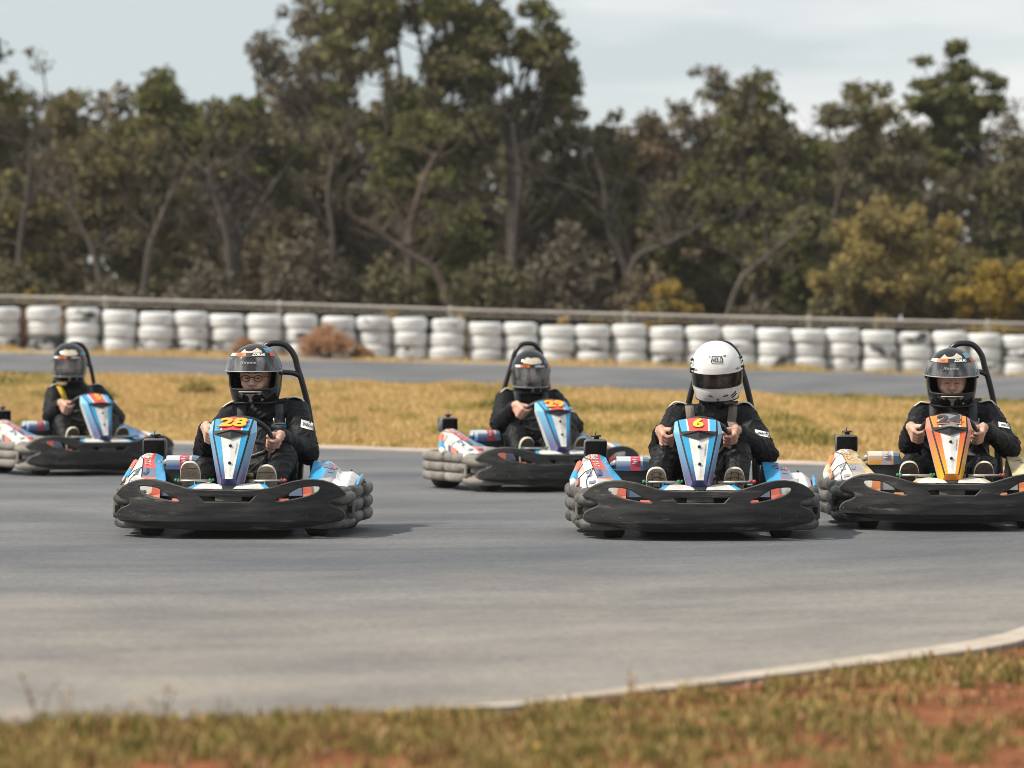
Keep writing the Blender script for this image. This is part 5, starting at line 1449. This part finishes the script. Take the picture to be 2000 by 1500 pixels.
def make_helmet(person, center, pitch, yaw, roll, style, scale=1.04):
    rot = (Matrix.Rotation(yaw, 4, 'Z') @ Matrix.Rotation(pitch, 4, 'X') @ Matrix.Rotation(roll, 4, 'Y'))
    xf = Matrix.Translation(center) @ rot @ Matrix.Diagonal((scale, scale, scale * .955, 1))
    NU = 120
    PORT = (-.074, .010, 1.16) if style == 'white' else (-.090, .030, 1.12)
    rows = [-.172 + .0105 * i for i in range(17)] + [.178 * math.sin(math.pi / 2 * i / 18) for i in range(1, 19)]
    # put exact rows on the eye port's edges
    rows = sorted(set([r for r in rows if abs(r - PORT[0]) > .004 and abs(r - PORT[1]) > .004] + [PORT[0], PORT[1]]))
    def port_edge(az):
        a = abs(az)
        if a > PORT[2]: return None
        t = max(0, (a - (PORT[2] - .22)) / .22)
        return (PORT[0] + .030 * (1 - math.sqrt(max(0, 1 - t * t))), PORT[1] - .034 * (1 - math.sqrt(max(0, 1 - t * t))))
    mb = MB(); vs, fs = [], []
    for r in rows:
        for i in range(NU): vs.append(helm(-math.pi + 2 * math.pi * i / NU, r))
    for j in range(len(rows) - 1):
        for i in range(NU):
            az = -math.pi + 2 * math.pi * (i + .5) / NU; zc = (rows[j] + rows[j + 1]) / 2
            pe = port_edge(az)
            if pe and pe[0] <= zc <= pe[1]: continue
            i2 = (i + 1) % NU
            fs.append((j * NU + i, j * NU + i2, (j + 1) * NU + i2, (j + 1) * NU + i))
    mb.add(vs, fs)
    shell = mb.build('helmet', HWHITE if style == 'white' else HBLACK, person, xf)
    li = MB(); li.add([v * .93 for v in vs], fs); li.build('lining', LINING, shell, xf)
    # rubber trim round the eye port and along the bottom edge
    tr = MB(); azs = np.linspace(-PORT[2] + .002, PORT[2] - .002, 40)
    loop = [helm_o(a, port_edge(a)[1], -.002) for a in azs] + [helm_o(a, port_edge(a)[0], -.002) for a in azs[::-1]]
    tr.tube(loop, .0065, 6, closed=True)
    inner = [q * .955 for q in loop]; n_ = len(loop)
    tr.add([Vector(q) for q in loop] + inner, [(i, (i + 1) % n_, n_ + (i + 1) % n_, n_ + i) for i in range(n_)])
    tr.tube([helm_o(2 * math.pi * i / 60, -.172, -.002) for i in range(60)], .006, 6, closed=True)
    tr.build('trim', TRIM, shell, xf)
    for s in (-1, 1):
        pv = MB(); pz = .012
        pv.lathe([(.021, -.004), (.021, .004), (.015, .009), (.006, .010)], axis_o=helm_o(s * 1.42, pz, 0), n=16, rot=helm_n(s * 1.42, pz).to_track_quat('Z', 'Y').to_matrix())
        pv.build('visor_pivot', TRIM if style != 'white' else D_BLACK, shell, xf)
    def part(m_, name, mat): return m_.build(name, mat, shell, xf)
    if style == 'white':
        part(patch(-1.36, 1.36, -.078, .014, .0055, 40, 8), 'visor', V_DARK)
        part(patch(-1.36, 1.36, .010, .045, .0065, 40, 4), 'visor_frame', HWHITE)
        for s in (-1, 1):
            part(helm_decal([(s * 1.20, .045), (s * 1.34, .080), (s * 1.44, .086), (s * 1.40, .055), (s * 1.34, .035)], .009), 'visor_arm', HWHITE)
            kb = MB(); kb.ball(helm_o(s * 1.38, .076, .009), .010, 10); kb.ball(helm_o(s * 1.34, .056, .009), .007, 8); kb.ball(helm_o(s * 1.24, .026, .010), .009, 8); kb.box(helm_o(s * 1.10, .030, .010), (.03, .012, .012), 0); part(kb, 'visor_knob', D_BLACK)
        fr = MB()
        for (dz, da0, da1) in ((.018, -.20, .20), (-.018, -.20, .20)): fr.tube([helm_o(-.05 + lerp(da0, da1, q / 6), .096 + dz, .003) for q in range(7)], .0016, 4)
        for da in (-.20, .20): fr.tube([helm_o(-.05 + da, .096 + dz, .003) for dz in (-.018, 0, .018)], .0016, 4)
        part(fr, 'logo_frame', D_BLACK)
        part(helm_text('HELD', -.05, .096, .022, .003, .015, .2), 'logo', D_BLACK)
        part(helm_text('HELD', .80, .030, .013, .009, .015, .2), 'logo', D_BLACK); part(helm_text('HELD', -1.0, .030, .013, .009, .015, .2), 'logo', D_BLACK)
        for (a0, z0, a1, z1, w_) in ((-.40, .112, -.33, .113, .003), (.24, .114, .36, .114, .0035), (-.42, -.122, -.27, -.132, .0045), (.13, -.132, .32, -.126, .0045), (.50, -.134, .74, -.112, .0045), (.56, -.150, .80, -.128, .0045), (.93, -.02, .95, -.028, .003)):
            sl = MB(); sl.tube([helm_o(lerp(a0, a1, q / 4), lerp(z0, z1, q / 4), .001) for q in range(5)], w_, 5); part(sl, 'vent_slot', D_BLACK)
        part(helm_text('::', -.06, -.155, .020, .003, .06), 'mark', D_BLACK)
    else:
        up = style == 'up'
        # pale peaks, lettered strip, raised or lowered visor, chevron on the chin
        if up:
            part(patch(-1.30, 1.30, .016, .100, .018, 44, 10), 'visor', V_UP)
            ed = MB(); ed.tube([helm_o(a, .016, .0185) for a in np.linspace(-1.30, 1.30, 40)], .003, 5); part(ed, 'visor_edge', pm('pale visor edge', (0.42, 0.43, 0.44), rough=.25))
            zs = .106
        else:
            part(patch(-1.30, 1.30, -.120, .040, .010, 44, 10), 'visor', V_CLEAR)
            ed = MB(); ed.tube([helm_o(a, -.120, .0105) for a in np.linspace(-1.30, 1.30, 40)], .003, 5); part(ed, 'visor_edge', pm('pale visor edge', (0.42, 0.43, 0.44), rough=.25))
            zs = .050
        o1 = .0195 if up else .0125
        part(patch(-1.02, 1.02, zs - .011, zs + .011, o1, 36, 3), 'sun_strip', D_BLACK)
        part(patch(-.62, -.16, zs - .009, zs + .009, o1 + .0015, 12, 3), 'orange_panel', D_ORANGE)
        part(patch(-.98, -.64, zs - .008, zs + .008, o1 + .0015, 10, 3), 'pale_panel', D_WHITE)
        part(patch(.80, 1.02, zs - .010, zs + .010, o1 + .0015, 8, 3), 'red_panel', pm('red orange sticker', (0.65, 0.10, 0.04), rough=.5))
        part(helm_text('.COM.AU', .31, zs, .0145, o1 + .0025, .07, .1, 1.15), 'lettering', D_WHITE)
        part(helm_text('KART', -.39, zs, .011, o1 + .003, .04, .1, 1.1), 'lettering', D_BLACK)
        if up: part(helm_text('Xtreme', -.06, .066, .015, .0205, .0, .3, 1.2), 'script', D_SILVER)
        zp = zs + .016
        if up: part(helm_strip([-.62, -.46, -.30, -.16, .02, .28, .52], [zp + .002, zp + .026, zp + .014, zp + .011, zp + .014, zp + .032, zp + .015], [zp, zp, zp + .001, zp + .002, zp + .002, zp + .001, zp]), 'pale_peaks', D_CREAM)
        else: part(helm_strip([-.55, -.48, -.30, -.1, .12, .40, .52], [zp + .012, zp + .045, zp + .056, zp + .048, zp + .054, zp + .05, zp + .02], [zp + .010, zp + .008, zp + .006, zp + .001, zp + .003, zp + .006, zp + .018]), 'pale_peaks', D_CREAM)
        part(patch(.72, 1.45, zp + .002, zp + .03, .003, 12, 4), 'painted_sheen', D_TEAL)  # bluish sky reflection painted on the shell as a decal
        part(helm_decal([(-.42, -.102), (.42, -.102), (.40, -.116), (.0, -.166), (-.40, -.116)], .003), 'chin_vent', D_GREY)
        ch = MB(); ch.tube([helm_o(a, -.103, .004) for a in np.linspace(-.42, .42, 10)], .0035, 5); part(ch, 'chin_vent_edge', D_CREAM)
        part(helm_text(':-', .47, -.150, .016, .003, .05), 'mark', D_WHITE)
    return xf

def cap_shell(mb, p0, r0, p1, r1, n=14):
    p0, p1 = Vector(p0), Vector(p1)
    ax = (p1 - p0); L = ax.length
    if L < 1e-5: ax = Vector((0, 0, 1))
    ax.normalize(); u = ax.orthogonal().normalized(); w = ax.cross(u)
    rings = []
    for k in range(5):
        a = -math.pi / 2 + (math.pi / 2) * k / 4; rings.append((p0 + ax * r0 * math.sin(a), max(1e-4, r0 * math.cos(a))))
    for k in range(5):
        a = (math.pi / 2) * k / 4; rings.append((p1 + ax * r1 * math.sin(a), max(1e-4, r1 * math.cos(a))))
    vs = [c + (u * math.cos(2 * math.pi * i / n) + w * math.sin(2 * math.pi * i / n)) * r for c, r in rings for i in range(n)]
    fs = [(j * n + i, j * n + (i + 1) % n, (j + 1) * n + (i + 1) % n, (j + 1) * n + i) for j in range(len(rings) - 1) for i in range(n)]
    fs.append(tuple(range(n))[::-1]); fs.append(tuple((len(rings) - 1) * n + i for i in range(n)))
    mb.add(vs, fs)

STW = Vector((.02, .60, .552)); NN = Vector((0, .72, .694)); UU = Vector((0, -.694, .72)); RX = Vector((1, 0, 0)); RWH = .168

def make_driver(label, loc, yaw, style, P, skin=SKIN):
    """P: joints in the kart frame (x to the viewer's right)"""
    mb = MB(); skinc = []
    def cap(a, ra, b_, rb, sk=False):
        cap_shell(mb, a, ra, b_, rb)
        if sk: skinc.append((Vector(a), ra, Vector(b_), rb))
    hip, chest, neck, head = (Vector(P[q]) for q in ('hip', 'chest', 'neck', 'head'))
    dx = Vector((1, 0, 0))
    shl, shr = Vector(P['sh_l']), Vector(P['sh_r'])
    # trunk: three columns side by side, belly, collar
    for t in (-1, 0, 1):
        cap(hip + dx * t * .085, .115, chest + dx * t * .095 + Vector((0, 0, .0)), .118)
    cap(hip + Vector((0, -.06, .12)), .125, chest + Vector((0, -.035, -.10)), .125)
    cap(chest + dx * -.10, .112, shl.lerp(shr, .22) + Vector((0, .01, -.035)), .082); cap(chest + dx * .10, .112, shl.lerp(shr, .78) + Vector((0, .01, -.035)), .082)
    cap(shl, .080, shr, .080)
    cap(neck + Vector((0, .01, -.03)), .085, neck + Vector((0, -.005, .045)), .072)
    # arms with roomy sleeves
    for s, sh, el, ang in ((-1, shl, Vector(P['el_l']), P['ha_l']), (1, shr, Vector(P['el_r']), P['ha_r'])):
        er = RX * math.cos(ang) + UU * math.sin(ang); tg = -RX * math.sin(ang) + UU * math.cos(ang)
        if tg.z < 0: tg = -tg
        c = STW + er * RWH; fr = -NN
        wr = c + er * .048 + NN * .070 - tg * .004
        slv = el.lerp(wr, .72)
        cap(sh, .084, el, .074); cap(sh.lerp(el, .45) + Vector((s * .008, 0, -.01)), .080, el + Vector((s * .010, .01, -.012)), .074)
        cap(el, .072, slv, .052); cap(slv, .053, el.lerp(wr, .88), .050)
        cap(el.lerp(wr, .86), .031, wr, .030, True)
        # palm and back of the hand
        for q in range(4):
            o = tg * (.039 - .026 * q)
            kn = c + er * .036 + o * .98 + fr * .010
            cap(wr + o * .45, .022, kn, .0155, True)
            l1 = (1.0, 1.08, 1.02, .86)[q]
            a1 = c + er * .012 + o + fr * (.0285 * l1 ** .3); a2 = c - er * .017 * l1 + o + fr * .019; a3 = c - er * .020 * l1 + o - fr * .006
            cap(kn, .0130, a1, .0116, True); cap(a1, .0116, a2, .0108, True); cap(a2, .0106, a3, .0098, True)
        th0 = wr + tg * .024 - er * .012 + fr * .02; th1 = c + tg * .050 - er * .012 - fr * .018; th2 = c + tg * .056 - er * .026 + fr * .010
        cap(th0, .0185, th1, .0150, True); cap(th1, .0148, th2, .0115, True)
    # legs
    for s, kn, an in ((-1, Vector(P['kn_l']), Vector(P['an_l'])), (1, Vector(P['kn_r']), Vector(P['an_r']))):
        cap(hip + dx * s * .085 + Vector((0, -.02, .0)), .108, kn, .078); cap(kn, .078, kn.lerp(an, .45), .070); cap(kn.lerp(an, .45), .068, an, .052)
        cap(an, .05, an + Vector((0, -.045, -.03)), .045)
    # head inside the helmet, with brow, nose, cheeks, lips and chin
    rot = (Matrix.Rotation(P['yaw'], 3, 'Z') @ Matrix.Rotation(P['pitch'], 3, 'X') @ Matrix.Rotation(P['roll'], 3, 'Y'))
    h = lambda x, y, z: head + rot @ Vector((x, y, z - .014)) * P.get('hs', 1.04)
    def hc(a, ra, b_, rb): cap(h(*a), ra, h(*b_), rb, True)
    hc((0, -.005, .035), .098, (0, -.01, -.02), .092); hc((0, -.035, -.075), .060, (0, -.05, -.11), .045)
    hc((-.045, -.092, .012), .014, (.045, -.092, .012), .014)                       # brow
    hc((0, -.098, .004), .0105, (0, -.132, -.042), .0135); hc((-.013, -.120, -.046), .010, (.013, -.120, -.046), .010)   # nose
    for s in (-1, 1): hc((s * .046, -.074, -.042), .026, (s * .030, -.080, -.065), .024)      # cheeks
    hc((-.020, -.104, -.078), .0085, (.020, -.104, -.078), .0085); hc((-.016, -.102, -.090), .009, (.016, -.102, -.090), .009)   # lips
    cap(h(0, .02, -.08), .060, neck, .066)
    # one continuous surface
    tmp = mb.build('tmp', SUIT)
    rm = tmp.modifiers.new('r', 'REMESH'); rm.mode = 'VOXEL'; rm.voxel_size = .0062; rm.use_smooth_shade = True
    sm = tmp.modifiers.new('s', 'SMOOTH'); sm.factor = .5; sm.iterations = 2
    dg = bpy.context.evaluated_depsgraph_get(); ev = tmp.evaluated_get(dg); me = ev.to_mesh()
    nv_ = len(me.vertices); V = np.empty(nv_ * 3, np.float32); me.vertices.foreach_get('co', V); V = V.reshape(-1, 3).astype(float)
    Nn = np.empty(nv_ * 3, np.float32); me.vertices.foreach_get('normal', Nn); Nn = Nn.reshape(-1, 3)
    polys = [tuple(q.vertices) for q in me.polygons]
    ev.to_mesh_clear(); bpy.data.objects.remove(tmp)
    # skin where hand or face capsules are nearest, cloth elsewhere
    dsk = np.full(nv_, 9.0)
    for a, ra, b_, rb in skinc:
        a_, b2 = np.array(a), np.array(b_); ab = b2 - a_; L2 = ab @ ab + 1e-9
        t = np.clip(((V - a_) @ ab) / L2, 0, 1)
        dsk = np.minimum(dsk, np.linalg.norm(V - a_ - t[:, None] * ab, axis=1) - (ra + (rb - ra) * t))
    skv = dsk < .0035
    # folds in the cloth
    rg = np.random.default_rng(P['seed']); f = np.zeros(nv_)
    warp = .035 * np.sin(V @ np.array([13., 9., -11.]) + 1.3) + .02 * np.sin(V @ np.array([-23., 17., 21.]))
    for q in range(5):
        kk = rg.normal(size=3); kk /= np.linalg.norm(kk); sc = rg.uniform(45, 95)
        f += (1 - np.abs(np.sin(.5 * sc * ((V @ kk) + warp * rg.uniform(.5, 1.5)) + rg.uniform(0, 6)))) ** 3
    f = f / 5 - .22
    amp = np.full(nv_, .019)
    for j in ('el_l', 'el_r', 'kn_l', 'kn_r'):
        amp += .020 * np.exp(-(np.linalg.norm(V - np.array(P[j]), axis=1) / .10) ** 2)
    amp += .016 * np.exp(-(np.linalg.norm(V - np.array(P['hip']) - np.array([0, -.1, .15]), axis=1) / .14) ** 2)
    V = V + Nn * (np.where(skv, 0, f * amp))[:, None]
    me = bpy.data.meshes.new('person'); me.from_pydata(V.tolist(), [], polys)
    for m_ in (SUIT, skin): me.materials.append(m_)
    pv = np.array([skv[list(q)].mean() > .5 for q in polys]); me.polygons.foreach_set('material_index', pv.astype(np.int32)); me.polygons.foreach_set('use_smooth', np.ones(len(polys), bool)); me.update()
    body = bpy.data.objects.new('person', me); COL.objects.link(body)
    body.location = loc; body.rotation_euler = (0, 0, yaw); body.scale = (.97, .97, .97)
    tag(body, label, 'person', 'kart drivers')
    bvh = BVHTree.FromPolygons([Vector(v) for v in V], polys)
    def proj(x, z, lift=.004, y0=-.5):
        hit = bvh.ray_cast(Vector((x, y0, z)), Vector((0, 1, 0)))
        return (hit[0] - Vector((0, lift, 0)), hit[1]) if hit[0] else (None, None)
    def over(pts, lift=.005, start=.55):
        out = []
        for x, z in pts:
            q, _ = proj(x, z, lift, start)
            if q is not None: out.append(q)
        return out
    # eyes, lids and brows
    for s in (-1, 1):
        e = MB(); e.ball(h(s * .031, -.0845, -.006), .0122, 12); eo = e.build('eye', EYE_W, body)
        e = MB(); e.tube([h(s * .015, -.0985, -.008 - P.get('lid', .0045)), h(s * .031, -.1005, -.0065 - P.get('lid', .0045)), h(s * .047, -.0955, -.008 - P.get('lid', .0045))], [.0010, .0016, .0010], 5); e.build('lashes', DARK, eo)
        e = MB(); e.ball(h(s * .031 + P.get('gaze', 0), -.0935 + P.get('down', 0), -.009), (.0070, .004, .0070), 10); e.build('iris', DARK, eo)
        e = MB(); e.ball(h(s * .031, -.0870, .002 - P.get('lid', .0045)), (.0150, .0130, .0088), 12); e.build('eyelid', skin, eo)
        e = MB(); e.tube([h(s * .012, -.108, .018), h(s * .032, -.110, .024), h(s * .056, -.098, .019)], [.003, .0042, .002], 6); e.build('eyebrow', DARK, body)
    if P.get('glasses'):
        gl = MB()
        for s in (-1, 1):
            gl.tube([h(s * .036 + .024 * math.cos(a), -.118 + .006 * abs(math.cos(a)), -.010 + .017 * math.sin(a)) for a in np.linspace(0, 2 * math.pi, 22)[:-1]], .0022, 6, closed=True)
            gl.tube([h(s * .060, -.112, -.004), h(s * .088, -.05, -.002)], .002, 5)
        gl.tube([h(-.012, -.120, -.006), h(0, -.123, -.003), h(.012, -.120, -.006)], .002, 5)
        gl.build('glasses', D_BLACK, body)
    make_helmet(body, head, P['pitch'], P['yaw'], P['roll'], style, P.get('hs', 1.04))
    # piping over the shoulders, sleeve patch, wrist band
    for s, sh in ((-1, shl), (1, shr)):
        pts = []
        for t in np.linspace(0, 1, 9):
            xx = sh.x - s * .050 + s * .105 * t
            hit = bvh.ray_cast(Vector((xx, sh.y - .025 - .012 * math.sin(t * 3.14), 1.4)), Vector((0, 0, -1)))
            if hit[0] and hit[0].z < sh.z + .2: pts.append(hit[0] + Vector((0, -.003, .004 + .012 * math.sin(t * 3.14))))
        if len(pts) > 3:
            e = MB(); e.tube(pts, .0052, 6)
            e.grid(lambda u, v: (lambda q: q + Vector((0, .075 * v, -.010 * v)))(Vector(pts[min(int(u * (len(pts) - 1) + .5), len(pts) - 1)])), len(pts), 3, 1)
            e.build('shoulder_tab', [PIPING, SUIT], body)
    if P.get('patch'):
        x0, z0, w_, h_, sl = P['patch']
        def pf(u, v):
            x = x0 + w_ * (u - .5); z = z0 + h_ * (v - .5) - sl * (u - .5)
            q, _ = proj(x, z, .005, .4)
            return q if q is not None else Vector((x, 1.0, z))
        e = MB(); e.grid(pf, 9, 5); po = e.build('sleeve_patch', D_WHITE, body)
        e = MB(); vs, fs, w2 = text_mesh('SPARCO', .04, .2)
        e.add([pf(.5 + x / w2 * .72, .5 + y * .42) + Vector((0, -.003, 0)) for x, y in vs], fs, 0, False); e.build('patch_lettering', D_BLACK, po)
    if P.get('band'):
        el, ang = Vector(P['el_l']), P['ha_l']; er = RX * math.cos(ang) + UU * math.sin(ang); wr = STW + er * RWH + er * .048 + NN * .07
        a = el.lerp(wr, .93); ax = (wr - el).normalized(); e = MB(); e.tube([a - ax * .010, a + ax * .010], .036, 14, caps=False); e.build('wrist_band', pm('wrist band ' + P['band'], (0.75, 0.12, 0.20) if P['band'] == 'pink' else (0.12, 0.55, 0.42), rough=.6), body)
    # belts
    for s, (mat, pts) in enumerate(P['belts']):
        w_ = .026; e = MB(); L, Rr_ = [], []
        for x, z in spline([(a, 0, b_) for a, b_ in pts], 6) and [(q.x, q.z) for q in spline([(a, 0, b_) for a, b_ in pts], 6)]:
            l_, _ = proj(x - w_, z, .007, .66); r_, _ = proj(x + w_, z, .007, .66)
            if l_ is None or r_ is None or l_.y > 1.4 or r_.y > 1.4: continue
            y_ = min(l_.y, r_.y); L.append(Vector((l_.x, (l_.y + y_) / 2, z))); Rr_.append(Vector((r_.x, (r_.y + y_) / 2, z)))
        if len(L) < 3: continue
        vs = L + Rr_; n_ = len(L)
        e.add(vs, [(i, i + 1, n_ + i + 1, n_ + i) for i in range(n_ - 1)], 0)
        bo = e.build('shoulder_belt', mat, body)
        so = bo.modifiers.new('t', 'SOLIDIFY'); so.thickness = .004
        if P.get('buckles'):
            i = min(int(n_ * P['buckles']), n_ - 1); c = (L[i] + Rr_[i]) / 2 + Vector((0, -.012, 0))
            e = MB(); fr_ = [c + Vector((sx * .034, 0, sz * .016)) for sx, sz in ((-1, 1), (1, 1), (1, -1), (-1, -1))]
            e.tube([fr_[0], fr_[3], fr_[2], fr_[1]], .0045, 6); e.build('buckle', BUCKLE, bo)
            if s == 1:
                e = MB(); e.box(c + Vector((.035, -.004, -.03)), (.075, .006, .024), 0, rot=Matrix.Rotation(R(-22), 3, 'Y')); e.build('pull_tab', TABBLUE, bo)
    # shoes with the soles turned to the viewer
    for s, q in ((-1, 'ft_l'), (1, 'ft_r')):
        fx, fz, tilt, size = P[q]
        toe = Vector((fx, .215, fz)); ax = Vector((tilt, -.36, 1)).normalized(); sdv = Vector((1, 0, -tilt)).normalized(); nf = sdv.cross(ax).normalized()
        if nf.y > 0: nf = -nf
        out = [(0, 0), (.026, -.006), (.043, -.026), (.051, -.060), (.050, -.10), (.040, -.15), (.036, -.20), (.038, -.25), (.030, -.275), (0, -.283)]
        out = out + [(-x, z) for x, z in out[1:-1]][::-1]; out = smooth_closed(out, 1)
        pt = lambda x, z, d_: toe + sdv * x * size + ax * z * size + nf * d_
        e = MB(); n_ = len(out)
        e.add([pt(x, z, 0) for x, z in out] + [pt(x * 1.04, z * 1.01 + .003, -.006) for x, z in out] + [pt(x * 1.04, z * 1.01 + .003, -.022) for x, z in out] + [pt(x * .8, z * .9 - .01, -.055) for x, z in out] + [pt(x * .4, z * .8 - .03, -.075) for x, z in out],
              [tuple(range(n_))] + [(j * n_ + i, j * n_ + (i + 1) % n_, (j + 1) * n_ + (i + 1) % n_, (j + 1) * n_ + i) for j in range(4) for i in range(n_)] + [tuple(4 * n_ + i for i in range(n_))],
              [0] + [1] * n_ + [1] * n_ + [2] * n_ * 2 + [2], True)
        sh_ = e.build('shoe', [P['sole'], RAND, UPPER], body)
        for pl in sh_.data.polygons[:1]: pl.use_smooth = False
        e = MB()
        if P.get('tread') != 'plain':
            for k_ in range(4):
                z = -.022 - .028 * k_; hw = .030 if k_ == 0 else .042
                e.tube([pt(-hw, z - .010, .0015), pt(0, z + .004, .0015), pt(hw, z - .010, .0015)], .0022, 4)
            for x in (-.018, .018): e.tube([pt(x, -.015, .0015), pt(x * 1.2, -.12, .0015)], .002, 4)
        else:
            e.tube([pt(-.04, -.035, .001), pt(.04, -.032, .001)], .002, 4)
        e.build('tread_groove', GROOVE, sh_)
    return body

# ================================================================== PLACING THE KARTS AND THEIR DRIVERS
def place(px, d): return ((px - 1000) / FPX * d, d, 0.014)
BASE = dict(hip=(.11, 1.13, .235), chest=(.12, 1.18, .55), neck=(.13, 1.18, .735), head=(.14, 1.15, .94), sh_l=(-.07, 1.17, .668), sh_r=(.32, 1.17, .668), el_l=(-.17, .97, .495), el_r=(.425, .99, .470),
            ha_l=R(180), ha_r=R(0), kn_l=(-.175, .66, .43), kn_r=(.245, .66, .44), an_l=(-.235, .36, .20), an_r=(.215, .36, .20), ft_l=(-.24, .398, -.04, 1.1), ft_r=(.205, .398, .03, 1.1), pitch=R(8), yaw=0, roll=0, seed=1,
            sole=SOLE_T, patch=(.405, .595, .075, .034, .016), belts=[])
def pose(**kw):
    p_ = dict(BASE); p_.update(kw); return p_

# first kart: blue, number 28, glasses
L = place(443, 18.63); A = R(-1.8)
make_kart('blue and white go-kart with amber number 28, nearest at left', L, A, 'blue', '28', R(-6), 'num', num_w=1.0, num_h=.122, hoop_x=.14, seed=1)
make_driver('driver in black suit and raised clear visor, wearing glasses, in kart 28', L, A, 'up',
            pose(ha_l=R(172), ha_r=R(-12), hip=(.09, 1.13, .235), chest=(.09, 1.18, .55), head=(.04, 1.15, .925), neck=(.08, 1.175, .735), sh_l=(-.10, 1.17, .665), sh_r=(.275, 1.17, .70), pitch=R(2), yaw=R(-5), seed=2, glasses=True, kn_l=(-.20, .66, .36), kn_r=(.255, .68, .44), el_r=(.355, .99, .47), el_l=(-.235, .97, .48), tread='plain',
                 ft_l=(-.24, .425, -.03, 1.1), ft_r=(.20, .405, .03, 1.1), an_l=(-.235, .37, .22), an_r=(.205, .37, .21), patch=(.36, .62, .075, .045, .022), buckles=.42, belts=[(BELT_B, [(-.035, .74), (-.04, .66), (-.035, .55), (-.01, .42)]), (BELT_B, [(.185, .74), (.19, .66), (.185, .55), (.16, .42)])]))

# second kart: blue, number 6, white helmet
L = place(1369, 18.45); A = R(0)
make_kart('blue and white go-kart with yellow number 6 on red', L, A, 'blue', '6', R(0), 'num2', num_w=1.15, num_h=.085, seed=2)
make_driver('driver in black suit and white full-face helmet in kart 6', L, A, 'white',
            pose(head=(.155, 1.15, .95), hs=.995, pitch=R(13), yaw=R(2), roll=R(-3), seed=3, ha_l=R(178), ha_r=R(2), kn_l=(-.18, .64, .455), kn_r=(.255, .64, .465), patch=(.415, .575, .085, .030, .018),
                 belts=[(BELT_T, [(-.01, .80), (-.005, .72), (.005, .60), (.02, .46)]), (BELT_T, [(.255, .80), (.25, .72), (.235, .60), (.21, .46)])]), SKIN2)

# third kart: orange, number 24, cut by the right edge
L = place(1862, 19.4); A = R(-2.3)
make_kart('orange and yellow go-kart with black number 24, cut by the right edge', L, A, 'orange', '24', R(2), 'num', num_w=1.0, num_h=.115, seed=3)
make_driver('driver in black suit looking down under a raised visor in the orange kart', L, A, 'up',
            pose(head=(.09, 1.14, .90), neck=(.10, 1.175, .715), pitch=R(7), yaw=R(-3), roll=R(0), seed=4, ha_l=R(180), ha_r=R(-2), sh_l=(-.085, 1.17, .655), sh_r=(.31, 1.17, .665), kn_l=(-.19, .66, .36), kn_r=(.25, .66, .36), down=.006, lid=.009, sole=SOLE_D, tread='plain',
                 patch=(.405, .60, .075, .030, .014), buckles=.40, belts=[(BELT_B, [(-.02, .76), (-.025, .66), (-.015, .55), (.01, .42)]), (BELT_B, [(.215, .76), (.22, .66), (.21, .55), (.18, .42)])]))

# fourth kart: blue, number 29, further back in the middle
L = place(1110, 24.55); A = R(20)
make_kart('blue and white go-kart with amber number 29, in the middle distance', L, A, 'blue', '29', R(6), 'num', dusty=True, num_w=1.0, num_h=.122, seed=4)
make_driver('driver in black suit with lowered clear visor in the middle-distance kart', L, A, 'down',
            pose(head=(.125, 1.15, .89), hs=.97, pitch=R(4), yaw=R(-12), seed=5, ha_l=R(165), ha_r=R(-14), el_l=(-.19, .95, .50), band='pink', sole=SOLE_D, tread='plain', belts=[(BELT_B, [(.0, .76), (-.005, .66), (.005, .55)]), (BELT_B, [(.22, .76), (.225, .66), (.215, .55)])]))

# fifth kart: blue, number 5, cut by the left edge
L = place(214, 27.6); A = R(27)
make_kart('blue and white go-kart with amber number 5, cut by the left edge', L, A, 'blue', '5', R(6), 'num', dusty=True, num_w=1.1, num_h=.078, seed=5)
make_driver('driver in black suit and dark visor in the kart at the left edge', L, A, 'down',
            pose(head=(.055, 1.15, .945), hs=.98, pitch=R(4), yaw=R(-18), seed=6, ha_l=R(178), ha_r=R(-4), el_l=(-.17, .95, .49), band='green', sole=SOLE_D, tread='plain', belts=[(BELT_Y, [(-.045, .74), (-.035, .68), (-.01, .60)]), (BELT_B, [(.22, .76), (.225, .66), (.215, .55)])]))
